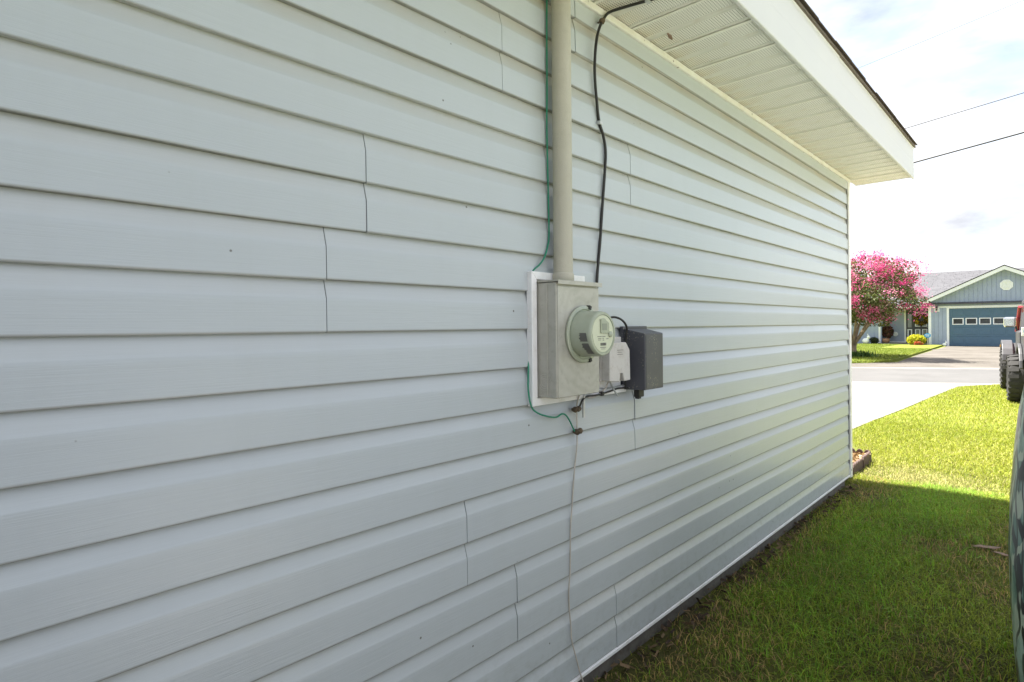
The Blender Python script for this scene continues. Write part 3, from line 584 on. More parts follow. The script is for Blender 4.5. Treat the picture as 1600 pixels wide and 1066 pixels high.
cols = np.where((u < k * .6)[:, None], g_c, np.where((u < .6)[:, None], g_b, g_a)); cols = np.where((RNG.uniform(size=n) < lush * .5)[:, None], g_d, cols)
tag(blades('grass', x, y, RNG.uniform(.014, .038, n) * (1 + .7 * lush), RNG.uniform(.0010, .0021, n), cols * np.array([1.1, 1.0, 1.0]) * (1.42 + .5 * pn)[:, None], .45, 1.6), kind='stuff')
# broad bright weeds, dry stalks
n = 700; cx = RNG.uniform(.25, 1.5, 80); cy = RNG.uniform(1.6, 5.7, 80); i = RNG.integers(0, 80, n)
tag(blades('weeds', cx[i] + RNG.normal(size=n) * .03, cy[i] + RNG.normal(size=n) * .03, RNG.uniform(.03, .075, n), RNG.uniform(.002, .0042, n), np.tile(np.array([[.17, .29, .03]]), (n, 1)), .25, 1.6), kind='stuff')
tag(chips('dry_straw', 2600, .0, 1.7, 1.4, 5.9, .006, .026, .020, [(.13, .10, .05), (.10, .07, .035), (.18, .145, .08)], thin=True), kind='stuff')
tag(chips('leaf_litter', 500, -.005, .11, 1.2, 5.5, .003, .03, .016, [(.10, .07, .045), (.06, .042, .03), (.16, .11, .06)]), kind='stuff')
# sunlit front lawn
def lawn_area(n, x0, x1, y0, y1):
    x = RNG.uniform(x0, x1, n); y = RNG.uniform(y0, y1, n)
    edge = np.interp(y, [5.4, 6.7, 8.0, 9.3, 11, 13.2, 15.6, 16.2, 17.2], [-.03, -.03, -.60, -.56, -.46, -.35, -.20, .15, .9]); near = 16.5 + (x + .28) * .547
    k = (x > edge + RNG.normal(size=n) * .035) & (y < near - .02 + RNG.normal(size=n) * .06); return x[k], y[k]
x1, y1 = lawn_area(120000, -.8, 3.5, 5.6, 9.5); x2, y2 = lawn_area(130000, -.8, 6, 9.5, 19.5)
x = np.concatenate([x1, x2]); y = np.concatenate([y1, y2]); n = len(x); pn = patch(x * .8, y * .7)
u = RNG.uniform(size=n); ca, cb, cc = np.array([.160, .200, .014]), np.array([.245, .262, .024]), np.array([.36, .33, .12])
dry = np.exp(-((x - .45) / .5) ** 2 - ((y - 6.2) / .35) ** 2); k = .10 + .08 * pn + .75 * dry
cols = np.where((u < k)[:, None], cc, np.where((u < .55 + .25 * pn)[:, None], cb, ca))
tag(blades('lawn_grass', x, y, RNG.uniform(.022, .048, n) * np.where(dry > .3, .6, 1), np.interp(y, [5.6, 18], [.0018, .0046]) * RNG.uniform(.8, 1.3, n), cols, .45, 1.5), kind='stuff')
# neighbour's lawn
n = 70000; y = RNG.uniform(21.5, 41.8, n); x = RNG.uniform(-14, -2.9, n); near = 16.5 + (x + .28) * .547 + 6.0
re = np.interp(y, [21, 24, 26, 30, 33.4, 41.9], [-3.2, -2.93, -2.97, -3.08, -3.2, -3.5]); kk = (y > near) & (x < re) & ~((y > 35.3) & (x > -5.5)); x, y = x[kk], y[kk]; n = len(x)
cols = np.where((RNG.uniform(size=n) < .5)[:, None], np.array([.105, .150, .014]), np.array([.145, .175, .020]))
tag(blades('neighbour_grass', x, y, RNG.uniform(.03, .06, n), RNG.uniform(.006, .011, n), cols, .2, 1.3, .078), kind='stuff')
n = 14000; x = RNG.uniform(2.0, 12, n); y = RNG.uniform(26, 41.8, n)
tag(blades('side_lawn_grass', x, y, RNG.uniform(.03, .06, n), RNG.uniform(.006, .011, n), np.tile(np.array([[.12, .155, .02]]), (n, 1)), .25, 1.3), kind='stuff')

# ------------------------------------------------------------------ house across the road
nh = thing('neighbour_house', 'blue grey house with dark blue garage door across the road', 'house', (-.75, 42, 0))
def np_(o): return under(o, nh)
FY = 42.0; GX0, GX1 = -4.17, 2.67; AX, AZ = -.75, 4.46; RS = .50
def board_wall(x0, x1, y, zfun, z0, skip=None, pitch=.203):
    m = MB(); xs = x0
    while xs < x1 - .02:
        a, b_ = xs + .011, min(xs + pitch - .011, x1); mid = (a + b_) / 2
        lo = z0 if not skip or not (skip[0] < mid < skip[1]) else skip[2]
        if zfun(a) > lo + .02: m.prism([(a, y - .016, lo), (b_, y - .016, lo), (b_, y - .016, zfun(b_)), (a, y - .016, zfun(a))], (0, .02, 0))
        xs += pitch
    o = np_(m.build('board_siding', 'blue_siding')); o['kind'] = 'stuff'; return o
zg = lambda x: AZ - .13 - RS * abs(x - AX)
m = MB(); m.prism([(GX0, FY, .0), (-3.34, FY, 0), (-3.34, FY, 2.30), (1.78, FY, 2.30), (1.78, FY, 0), (GX1, FY, 0), (GX1, FY, 2.55), (AX, FY, AZ - .12), (GX0, FY, 2.55)], (0, .12, 0)); np_(m.build('garage_wall', 'blue_siding'))
board_wall(GX0 + .02, GX1, FY, zg, .02, (-3.36, 1.80, 2.32))
m = MB(); m.box(GX0, GX0 + .1, FY + .12, 48, 0, 2.5); np_(m.build('side_wall', 'blue_siding')); m = MB(); m.box(GX1 - .1, GX1, FY + .12, 48, 0, 2.5); np_(m.build('side_wall', 'blue_siding')); m = MB(); m.box(-16, GX0, 47.9, 48, 0, 2.5); np_(m.build('back_wall', 'blue_siding'))
# trim
def trim(name, *bx):
    m = MB(); m.box(*bx); return np_(m.build(name, 'white_paint', bevel=.006, seg=1))
trim('frieze_board', GX0 - .02, GX1, FY - .045, FY - .017, 2.235, 2.325)
trim('corner_board', GX0 - .05, GX0 + .09, FY - .046, FY + .1, 0, 2.50)
trim('door_jamb', -3.345, -3.235, FY - .047, FY + .05, 0, 2.234); trim('door_jamb', 1.67, 1.78, FY - .047, FY + .05, 0, 2.234); trim('door_head', -3.234, 1.669, FY - .04, FY + .05, 2.185, 2.234)
# gable roof with rakes
for s in (-1, 1):
    ex = AX + s * 4.0; ez = AZ - RS * 4.0
    m = MB(); m.prism([(AX, FY - .40, AZ), (ex, FY - .40, ez), (ex, FY - .40, ez - .20), (AX, FY - .40, AZ - .20)], (0, .04, 0)); np_(m.build('rake_board', 'white_paint'))
    m = MB(); m.prism([(AX, FY - .36, AZ - .17), (ex, FY - .36, ez - .17), (ex, FY - .36, ez - .19), (AX, FY - .36, AZ - .19)], (0, .36, 0)); np_(m.build('rake_soffit', 'white_paint'))
    m = MB(); m.prism([(AX, FY - .43, AZ + .03), (ex + s * .06, FY - .43, ez), (ex + s * .06, FY - .43, ez + .02), (AX, FY - .43, AZ + .055)], (0, 7.5, 0)); np_(m.build('garage_roof', 'shingle_grey'))
m = MB(); m.prism([(-15, 41.75, 2.42), (9, 41.75, 2.42), (9, 48, 4.70), (-15, 48, 4.70)], (0, 0, .03)); m.prism([(-15, 54.2, 2.42), (-15, 48, 4.70), (9, 48, 4.70), (9, 54.2, 2.42)], (0, 0, .03)); np_(m.build('main_roof', 'shingle_grey'))
m = MB()
yy = 41.75; zz = 2.452; i = 0
while yy < 47.8:
    xx = -8.5 + random.uniform(0, .3)
    while xx < -1:
        w = random.choice((.3, .45, .6)); m.prism([(xx, yy, zz + random.uniform(.002, .012)), (xx + w - .01, yy, zz + random.uniform(.002, .012)), (xx + w - .01, yy + .3, zz + .115), (xx, yy + .3, zz + .115)], (0, 0, .006)); xx += w
    yy += .27; zz += .27 * (2.28 / 6.25)
o = np_(m.build('roof_shingles', 'shingle_grey')); o['kind'] = 'stuff'
m = MB(); m.box(-15, GX0 - .05, 41.70, 41.75, 2.26, 2.42); np_(m.build('eave_fascia', 'white_paint')); m = MB(); m.box(-15, GX0 - .06, 41.751, 43.5, 2.28, 2.30); np_(m.build('porch_ceiling', 'cream'))
# octagon vent
vt = np_(MB().prism([(-.68 + .30 * math.cos(rad(22.5 + 45 * i)), FY - .05, 3.42 + .31 * math.sin(rad(22.5 + 45 * i))) for i in range(8)], (0, .03, 0)).build('gable_vent', 'white_paint', bevel=.01))
for i in range(6):
    zc = 3.22 + i * .08; m = MB(); hw = .21 if 0 < i < 5 else .15; m.box(-.68 - hw, -.68 + hw, FY - .066, FY - .052, zc - .028, zc + .028, rot=Matrix.Rotation(rad(28), 3, 'X')); o = m.build('vent_slat', 'white_paint'); o.parent = vt
# garage door: four sections, raised panels, a row of windows
gd = MB(); gd.box(-3.234, 1.669, FY + .045, FY + .08, .01, 2.184); gd = np_(gd.build('garage_door', 'blue_door'))
for r in range(4):
    z0 = .015 + r * .5425; m = MB(); m.box(-3.23, 1.665, FY + .018, FY + .0445, z0, z0 + .534); m.build('door_section', 'blue_door', gd, bevel=.006, seg=1)
    for c in range(8):
        x0 = -3.083 + c * .6075
        if r == 2:
            a, b_, c0, c1 = x0 - .005, x0 + .515, z0 + .145, z0 + .525
            for bb in [(a, b_, c0, c0 + .045), (a, b_, c1 - .045, c1), (a, a + .045, c0 + .0455, c1 - .0455), (b_ - .045, b_, c0 + .0455, c1 - .0455)]:
                m = MB(); m.box(bb[0], bb[1], FY + .001, FY + .0175, bb[2], bb[3]); m.build('window_frame', 'white_paint', gd)
            m = MB(); m.box(a + .046, b_ - .046, FY + .009, FY + .0175, c0 + .046, c1 - .046); m.build('window_pane', 'glass', gd)
        else:
            m = MB(); m.box(x0 + .005, x0 + .505, FY + .006, FY + .0178, z0 + .12, z0 + .42); m.build('raised_panel', 'blue_door', gd, bevel=.009, seg=1)
# porch and entry wall
PY = 43.5
m = MB(); m.box(-6.83, GX0 - .05, 42.05, PY, .0, .135); np_(m.build('porch_floor', 'gutter', bevel=.01))
m = MB(); m.box(-6.7, -4.1, PY, PY + .1, .135, 2.4); m.box(-15, -6.75, 42.5, 42.6, 0, 2.4); m.box(-6.8, -6.7, 42.5, PY + .1, 0, 2.4); np_(m.build('entry_wall', 'blue_siding'))
board_wall(-6.68, -5.62, PY, lambda x: 2.28, .14); board_wall(-15, -6.86, 42.5, lambda x: 2.28, .02)
trim('corner_board', -6.87, -6.75, 42.455, 42.482, 0, 2.28); trim('corner_board', -6.69, -6.60, PY - .046, PY - .018, .2, 2.28); trim('door_casing', -5.66, -5.57, PY - .047, PY - .018, .136, 2.28); trim('base_board', -6.6, -5.67, PY - .045, PY - .018, .136, .21)
ed = MB(); ed.box(-5.56, -4.33, PY - .03, PY - .002, .136, 2.20); ed = np_(ed.build('entry_frame', 'charcoal', bevel=.005, seg=1))
def sub(name, mat, *bx):
    m = MB(); m.box(*bx); return m.build(name, mat, ed)
sub('sidelight_pane', 'glass_pale', -5.47, -5.27, PY - .040, PY - .031, 1.08, 1.92)
for bb in [(-5.49, -5.25, .42, .48), (-5.49, -5.25, .92, .98), (-5.49, -5.43, .481, .919), (-5.31, -5.25, .481, .919)]: sub('panel_trim', 'white_paint', bb[0], bb[1], PY - .05, PY - .031, bb[2], bb[3])
sub('door_leaf', 'charcoal', -5.16, -4.40, PY - .050, PY - .031, .17, 2.12)
for cx in (-4.96, -4.60):
    for z0, z1 in ((.56, .98), (1.14, 1.34), (1.84, 2.02)):
        a, b_ = cx - .135, cx + .135
        for bb in [(a, b_, z0, z0 + .035), (a, b_, z1 - .035, z1), (a, a + .05, z0 + .0355, z1 - .0355), (b_ - .05, b_, z0 + .0355, z1 - .0355)]: sub('panel_trim', 'white_paint', bb[0], bb[1], PY - .066, PY - .0505, bb[2], bb[3])
        sub('door_pane', 'glass_pale', a + .051, b_ - .051, PY - .058, PY - .0505, z0 + .036, z1 - .036)
m = MB(); m.ball((-4.46, PY - .08, 1.1), .035, 2); m.build('door_handle', 'galv', ed, smooth=True)
# wreath
def cluster(name, c, n, r, size, cols, mat, sq=(1, 1, 1), shell=.4, hole=0):
    d = RNG.normal(size=(n, 3)); d /= np.linalg.norm(d, axis=1)[:, None]; rr = RNG.uniform(shell, 1, n) ** .6
    P = d * rr[:, None] * r * np.array(sq)
    if hole: a = np.arctan2(P[:, 2], P[:, 0]); q = r * RNG.uniform(hole, 1, n); P[:, 0] = np.cos(a) * q; P[:, 2] = np.sin(a) * q
    P = P + np.array(c); a = RNG.normal(size=(n, 3)); a /= np.linalg.norm(a, axis=1)[:, None]; b_ = np.cross(a, RNG.normal(size=(n, 3))); b_ /= np.linalg.norm(b_, axis=1)[:, None]
    s = (size * RNG.uniform(.6, 1.3, n))[:, None]; v = np.stack([P - a * s, P + b_ * s * .55, P + a * s, P - b_ * s * .55], 1).reshape(-1, 3)
    t_ = np.array(cols)[RNG.integers(0, len(cols), n)] * RNG.uniform(.75, 1.25, (n, 1)); return arr_mesh(name, v, np.arange(4 * n).reshape(n, 4), mat, np.repeat(t_, 4, 0))
t = thing('door_wreath', 'yellow flower wreath hanging on the dark front door', 'wreath', (-4.77, PY - .1, 1.6))
under(cluster('blossoms', (-4.77, PY - .12, 1.60), 420, .40, .07, [(.55, .36, .02), (.42, .28, .02), (.13, .13, .02), (.10, .05, .02)], 'yellow', (1, .18, 1), .5, .42), t)
m = MB(); m.tube([(-4.77 + .28 * math.cos(a), PY - .1, 1.6 + .28 * math.sin(a)) for a in [2 * math.pi * i / 20 for i in range(21)]], .04, 6); under(m.build('wreath_ring', 'bark'), t)
# lantern by the garage
t = thing('wall_lantern', 'black lantern on white block at the left of the garage door', 'wall lamp', (-3.8, FY, 2.1))
m = MB(); m.box(-3.93, -3.68, FY - .045, FY - .018, 2.02, 2.233); under(m.build('mount_block', 'white_paint'), t)
m = MB(); m.prism([(-3.88, FY - .2, 2.27), (-3.74, FY - .2, 2.27), (-3.81, FY - .2, 2.37)], (0, .13, 0)); m.box(-3.825, -3.795, FY - .15, FY - .046, 2.33, 2.36); m.box(-3.85, -3.77, FY - .18, FY - .08, 2.06, 2.09); under(m.build('lantern_cap', 'charcoal'), t)
m = MB(); m.prism([(-3.845, FY - .175, 2.092), (-3.775, FY - .175, 2.092), (-3.755, FY - .175, 2.268), (-3.865, FY - .175, 2.268)], (0, .09, 0)); under(m.build('lantern_glass', 'glass'), t)
# plants and ornaments
def sprig(c, n, r, h): 
    m = MB()
    for i in range(n):
        a = random.uniform(0, 6.28); m.tube([c, (c[0] + math.cos(a) * r * .5, c[1] + math.sin(a) * r * .5, c[2] + h * .6), (c[0] + math.cos(a) * r, c[1] + math.sin(a) * r, c[2] + h)], [.012, .01, .005], 5)
    return m
t = thing('yellow_bush', 'bright yellow green bush at the corner post of the garage', 'bush', (-4.75, 41.4, 0))
under(cluster('foliage', (-4.72, 41.3, .36), 2600, .46, .055, [(.42, .40, .02), (.33, .36, .02), (.50, .46, .05)], 'yellow', (1.05, .8, .72), .3), t); under(sprig((-4.72, 41.3, .0), 9, .3, .45).build('stem', 'bark'), t)
t = thing('red_flowers', 'low clump of red flowers in front of the yellow bush', 'flowers', (-4.6, 40.7, 0))
under(cluster('blossoms', (-4.55, 40.75, .16), 420, .21, .04, [(.45, .05, .03), (.36, .09, .05), (.10, .13, .02)], 'red_flower', (1.2, .8, .7), .3), t); under(sprig((-4.55, 40.75, .0), 6, .12, .18).build('stem', 'bark'), t)
t = thing('security_sign', 'small blue octagonal yard sign on a stake by the garage corner', 'sign', (-4.2, 41.2, 0))
m = MB(); m.prism([(-4.17 + .17 * math.cos(rad(22.5 + 45 * i)), 41.2, .63 + .14 * math.sin(rad(22.5 + 45 * i))) for i in range(8)], (0, .02, 0)); under(m.build('sign_board', 'sign_blue'), t)
m = MB(); m.box(-4.28, -4.06, 41.194, 41.1985, .645, .675); m.box(-4.25, -4.09, 41.194, 41.1985, .58, .605); under(m.build('sign_lettering', 'sign_white'), t); m = MB(); m.box(-4.185, -4.155, 41.2205, 41.235, 0, .6); under(m.build('stake', 'galv'), t)
t = thing('potted_plant', 'dark leafy plant in a tan pot on the porch', 'potted plant', (-6.45, 43.0, .135))
m = MB(); m.lathe([(.13, .0), (.20, .06), (.23, .17), (.19, .26), (.17, .27)], (-6.52, 42.7, .135), (0, 0, 1), 18); under(m.build('pot', 'terracotta', smooth=True), t)
under(cluster('foliage', (-6.42, 42.75, .82), 900, .42, .07, [(.10, .035, .03), (.06, .05, .02), (.14, .06, .04), (.05, .03, .025)], 'leaf', (.8, .7, 1.0), .2), t); under(sprig((-6.5, 42.72, .38), 8, .25, .5).build('stem', 'bark'), t)
m = MB(); m.lathe([(.06, 0), (.13, .0), (.15, .03), (.13, .06), (.06, .06)], (-6.14, PY - .02, .67), (0, -1, 0), 18); tag(m.build('hose_hanger', 'white_paint', smooth=True), 'round white hose hanger on the porch wall beside the potted plant', 'hose hanger')
def ornament(c, s, label):
    m = MB(); m.ball((c[0], c[1], c[2] + .16 * s), .16 * s, 2, 0, .03, (1.1, .8, 1)); m.ball((c[0] + .13 * s, c[1], c[2] + .36 * s), .09 * s, 2, 0, .02); m.tube([(c[0] + .05 * s, c[1], c[2] + .2 * s), (c[0] + .12 * s, c[1], c[2] + .34 * s)], [.09 * s, .06 * s], 8)
    for q in (-.03, .03): m.tube([(c[0] + .12 * s, c[1] + q * s, c[2] + .42 * s), (c[0] + .09 * s, c[1] + q * s, c[2] + .55 * s)], [.025 * s, .012 * s], 6)
    return tag(m.build('lawn_ornament', 'white_paint', smooth=True), label, 'garden ornament')
ornament((-7.45, 41.9, .08), 1.15, 'white animal lawn ornament behind the pink tree'); ornament((-3.42, 41.6, .0), .62, 'small white animal ornament at the left foot of the garage door')
t = thing('low_shrub', 'dark low shrub beside the white lawn ornament', 'shrub', (-6.95, 41.8, .08))
under(cluster('foliage', (-6.98, 41.9, .28), 500, .26, .05, [(.03, .045, .02), (.05, .06, .03), (.02, .03, .015)], 'leaf', (1, .8, .9), .2), t); under(sprig((-6.98, 41.9, .06), 6, .15, .25).build('stem', 'bark'), t)

# ------------------------------------------------------------------ crape myrtle
t = thing('crape_myrtle', 'pink flowering crape myrtle tree on the lawn across the road', 'tree', (-4.55, 25.9, .07))
m = MB(); T0 = Vector((-4.55, 25.9, .05)); tips = []
m.tube([T0 + Vector((0, 0, -.05)), T0 + Vector((.02, 0, .12)), T0 + Vector((.0, .03, .38)), T0 + Vector((.04, 0, .62))], [.20, .13, .11, .12], 12)
for i in range(9):
    a = i * 2 * math.pi / 9 + random.uniform(-.25, .25); R = random.uniform(.9, 1.75); H = random.uniform(2.1, 3.1)
    e = T0 + Vector((math.cos(a) * R, math.sin(a) * R, H)); s0 = T0 + Vector((math.cos(a) * .06, math.sin(a) * .06, .5))
    mid = s0.lerp(e, .45) + Vector((random.uniform(-.1, .1), random.uniform(-.1, .1), .12)); m.tube(smooth_path([s0, mid, e], 5), [.062 - .046 * q / 10 for q in range(11)], 8)
    for j in range(4):
        f = random.uniform(.45, .95); b0 = s0.lerp(mid, f / .45) if f < .45 else mid.lerp(e, (f - .45) / .55)
        e2 = b0 + Vector((random.uniform(-.7, .7), random.uniform(-.7, .7), random.uniform(.2, .8))); m.tube([b0, b0.lerp(e2, .5) + Vector((0, 0, .06)), e2], [.028, .018, .008], 6); tips.append(e2)
    tips.append(e)
under(m.build('trunk', 'bark', smooth=True), t)
CC = np.array([-4.55, 25.9, 2.53])
def crown_pts(n, lo, hi):
    d = RNG.normal(size=(n * 3, 3)); d /= np.linalg.norm(d, axis=1)[:, None]; r = RNG.uniform(lo ** 3, hi ** 3, n * 3) ** (1 / 3)
    lump = 1 + .16 * np.sin(d[:, 0] * 5 + 1) * np.sin(d[:, 1] * 4.3) + .13 * np.sin(d[:, 2] * 7 + d[:, 0] * 4); P = d * (r * lump)[:, None] * np.array([2.35, 2.35, 1.32])
    P[:, 2] += .12 * P[:, 0] * 0; k = P[:, 2] > -1.28 + .0 * P[:, 0]; k &= np.sin(P[:, 0] * 4.1 + P[:, 2] * 3.3) + np.sin(P[:, 1] * 3.7 - P[:, 2] * 4.9 + 1) + RNG.normal(size=len(P)) * .7 > -.9
    return (P + CC)[k][:n]
n = 21000; P = crown_pts(n, .25, .98); n = len(P)
def quads(name, P, size, cols, mat, parent):
    n = len(P); a = RNG.normal(size=(n, 3)); a /= np.linalg.norm(a, axis=1)[:, None]; b_ = np.cross(a, RNG.normal(size=(n, 3))); b_ /= np.linalg.norm(b_, axis=1)[:, None]
    s = (size * RNG.uniform(.6, 1.35, n))[:, None]; v = np.stack([P - a * s, P + b_ * s * .5, P + a * s, P - b_ * s * .5], 1).reshape(-1, 3); o = arr_mesh(name, v, np.arange(4 * n).reshape(n, 4), mat, np.repeat(cols, 4, 0)); return under(o, parent)
lc = np.array([(.055, .078, .018), (.10, .125, .03), (.045, .06, .016), (.14, .15, .06), (.16, .09, .06)])
quads('crown', P, .05, lc[RNG.choice(5, n, p=[.36, .28, .2, .1, .06])] * RNG.uniform(.8, 1.25, (n, 1)), 'leaf', t)['kind'] = 'stuff'
cen = crown_pts(380, .66, 1.08); cen = cen[cen[:, 2] > 1.75 - .25 * np.clip(cen[:, 0] - CC[0], 0, 3)]
up_w = np.clip((cen[:, 2] - 1.7) / 1.5, .40, 1); cen = cen[RNG.uniform(size=len(cen)) < up_w + .12 * (cen[:, 0] > CC[0] + .5)]
Q = np.concatenate([c + RNG.normal(size=(100, 3)) * np.array([.13, .13, .085]) * RNG.uniform(.7, 1.3) for c in cen]); n = len(Q)
pc = np.array([(.66, .09, .27), (.72, .17, .35), (.52, .045, .19), (.76, .30, .43)]); base = np.repeat(RNG.integers(0, 4, len(cen)), 100)
quads('blossoms', Q, .031, pc[np.where(RNG.uniform(size=n) < .65, base, RNG.integers(0, 4, n))] * RNG.uniform(.75, 1.15, (n, 1)), 'petal', t)['kind'] = 'stuff'
x = -4.45 + RNG.normal(size=500) * .3; y = 25.7 + RNG.normal(size=500) * .25
tag(blades('trunk_suckers', x, y, RNG.uniform(.08, .3, 500), RNG.uniform(.012, .028, 500), np.tile(np.array([[.05, .10, .02]]), (500, 1)), .3, .7, .075), kind='stuff')

# ------------------------------------------------------------------ off-road vehicle parked at the right
jeep = bpy.data.objects.new('parked_car', None); link(jeep); tag(jeep, 'off-road car with red pillars, black top and knobbly tyres at the right edge', 'car')
jeep.location = (1.62, 13.30, 0); jeep.rotation_euler = (0, 0, rad(5.2))
def jp(m, name, mat, parent=None, **k): return m.build(name, mat, parent or jeep, **k)
m = MB(); m.prism([(-.76, -.62, .72), (-.76, 1.35, .72), (-.76, 1.35, 1.22), (-.76, -.62, 1.22)], (1.52, 0, 0)); jp(m, 'body_tub', 'flare', bevel=.04)
m = MB(); m.add([(-.66, 1.351, .72), (.66, 1.351, .72), (.66, 1.351, 1.2), (-.66, 1.351, 1.2), (-.56, 2.95, .78), (.56, 2.95, .78), (.56, 2.95, 1.12), (-.56, 2.95, 1.12)], [(0, 1, 2, 3), (4, 7, 6, 5), (0, 4, 5, 1), (1, 5, 6, 2), (2, 6, 7, 3), (3, 7, 4, 0)]); jp(m, 'hood', 'red_car', bevel=.03)
m = MB(); m.prism([(-.72, -.62, 1.221), (-.72, 1.1, 1.221), (-.70, .86, 1.80), (-.70, -.55, 1.83)], (1.42, 0, 0)); jp(m, 'soft_top', 'softtop', bevel=.07, seg=3)
m = MB()
for s in (-1, 1): m.box(s * .705 - .004, s * .705 + .004, -.45, .05, 1.30, 1.70); m.box(s * .705 - .004, s * .705 + .004, .17, .80, 1.30, 1.70)
m.box(-.45, .45, -.626, -.605, 1.32, 1.68, rot=Matrix.Rotation(rad(-6), 3, 'X')); jp(m, 'side_window', 'glass')
for s in (-1, 1):
    m = MB(); m.box(s * .764 - .012, s * .764 + .012, .12, 1.12, .80, 1.20); jp(m, 'door', 'flare', bevel=.008); m = MB(); m.tube([(s * .745, 1.30, 1.2), (s * .715, 1.0, 1.66)], .034, 8); jp(m, 'windshield_pillar', 'red_car')
    for yc in (0, 2.42):
        m = MB(); arc = [(yc + .52 * math.cos(a), .55 + .46 * math.sin(a)) for a in [math.pi * (.04 + .92 * i / 10) for i in range(11)]]
        inn = [(yc + .46 * math.cos(a), .55 + .40 * math.sin(a)) for a in [math.pi * (.04 + .92 * i / 10) for i in range(11)]][::-1]
        m.prism([(s * .766, a, b_) for a, b_ in arc + inn], (s * (.05 if yc == 0 else .17), 0, 0)); jp(m, 'fender_flare', 'flare', bevel=.012)
        m = MB(); m.prism([(s * .7665, a, b_) for a, b_ in inn], (-s * .2, 0, 0)); jp(m, 'wheel_arch', 'softtop')
    m = MB(); m.box(s * .86 - .09, s * .86 + .09, 1.02, 1.10, 1.28, 1.47); jp(m, 'side_mirror', 'chrome', bevel=.03); m = MB(); m.tube([(s * .76, 1.1, 1.22), (s * .78, 1.07, 1.30)], .015, 6); jp(m, 'mirror_stalk', 'bumper')
    m = MB(); m.box(s * .70 - .06, s * .70 + .06, -.66, -.621, 1.0, 1.12); jp(m, 'tail_lamp', 'tail_red', bevel=.008); m = MB(); m.box(s * .70 - .05, s * .70 + .05, -.655, -.621, .92, .99); jp(m, 'turn_lamp', 'amber', bevel=.008)
    m = MB(); m.box(s * .935 - .004, s * .935 + .004, 2.64, 2.80, .86, .90); jp(m, 'side_marker', 'amber')
m = MB(); m.box(-.75, .75, -.78, -.66, .58, .74); jp(m, 'rear_bumper', 'bumper', bevel=.03); m = MB(); m.box(-.76, .76, 3.0, 3.16, .58, .76); jp(m, 'front_bumper', 'bumper', bevel=.03)
m = MB(); m.box(-.80, -.52, -.70, -.685, 1.15, 1.29); jp(m, 'license_plate', 'sign_white', bevel=.004)
m = MB()
for i in range(5): m.box(-.77 + i * .05, -.745 + i * .05, -.703, -.7005, 1.20, 1.25)
jp(m, 'plate_marks', 'sign_blue')
m = MB(); m.box(-.55, .55, .0, 2.42, .40, .50); m.tube([(-.7, 0, .42), (.7, 0, .42)], .06, 8); m.tube([(-.7, 2.42, .42), (.7, 2.42, .42)], .06, 8); m.box(-.5, .5, -.5, 2.8, .5, .72); jp(m, 'chassis', 'bumper')
def wheel(name, loc, rz=0, s=1):
    R = .415; w = MB(); prof = [(.23, -.13), (.30, -.155), (.375, -.15), (R - .018, -.12), (R - .014, 0), (R - .018, .12), (.375, .15), (.30, .155), (.23, .13)]
    w.lathe(prof, (0, 0, 0), (1, 0, 0), 40, cap=False)
    for i in range(22):
        a = 2 * math.pi * i / 22
        for q, off in ((-1, 0), (1, math.pi / 22)):
            M = Matrix.Rotation(a + off, 3, 'X'); vs = []
            for xx in (q * .025, q * .162):
                for yy_ in (-.036, .026):
                    for zz_ in (R - .035, R + .004 - (.03 if abs(xx) > .1 else 0)): vs.append(M @ Vector((xx, yy_, zz_)))
            w.add(vs, [(0, 1, 3, 2), (4, 6, 7, 5), (0, 4, 5, 1), (2, 3, 7, 6), (0, 2, 6, 4), (1, 5, 7, 3)])
    e = bpy.data.objects.new(name, None); link(e, jeep); e.location = loc; e.rotation_euler = (0, 0, rz)
    w.build('tyre', 'rubber', e, smooth=True, angle=30)
    q = MB(); q.lathe([(.232, -.10 * s), (.232, .10 * s), (.215, .115 * s), (.19, .07 * s), (.08, .06 * s), (.07, .10 * s), (.0, .10 * s)], (0, 0, 0), (1, 0, 0), 28); q.build('rim', 'chrome', e, smooth=True, angle=35)
    return e
for s in (-1, 1):
    for yc in (0, 2.42): wheel('wheel', (s * .79, yc, .415), 0, s)
wheel('spare_wheel', (.08, -.85, 1.12), rad(90), -1)

# ------------------------------------------------------------------ boat in camouflage print on its trailer
bt = thing('boat', 'boat hull in green reed camouflage print at the right edge', 'boat', (2.6, 2.62, 0))
SEC = [(1.300, 1.262), (1.262, 1.245), (1.235, 1.216), (1.222, 1.141), (1.212, 1.034), (1.203, .91), (1.199, .768), (1.202, .645), (1.208, .507), (1.217, .394), (1.25, .33), (1.32, .28), (1.55, .22), (1.86, .20)]
BC = 2.62                                   # the hull lies across the yard: flat stern towards the wall, bow to the right
def station(y, f, lift=0):
    xr = 4.75 - 2.1 * (abs(y - BC) / .78) ** 2.2; n_ = len(SEC)
    L = [(1.62 + (x - 1.62) * f, .74 + (z - .74) * (.75 + .25 * f) + lift) for x, z in SEC]
    Rr = [(xr - .10 * (1 - min(1, (z - .2) / 1.0)) ** 2 * 4, z) for x, z in L[::-1]]
    return L + Rr
st = [(1.86, .80, 0), (1.90, .90, 0), (1.97, .965, 0), (2.07, .995, 0), (2.2, 1.0, 0), (2.62, 1.0, -.02), (3.04, 1.0, 0), (3.2, .99, 0), (3.32, .92, 0), (3.38, .80, 0)]
m = MB(); n = len(station(2.6, 1)); vs = []
for y, f, l in st: vs += [(x, y, z) for x, z in station(y, f, l)]
fs = [(i * n + k, i * n + (k + 1) % n, (i + 1) * n + (k + 1) % n, (i + 1) * n + k) for i in range(len(st) - 1) for k in range(n)]
fs += [tuple(range(n))[::-1], tuple(range((len(st) - 1) * n, len(st) * n))]
m.add(vs, fs); under(m.build('hull', 'camo', smooth=True, angle=60), bt)
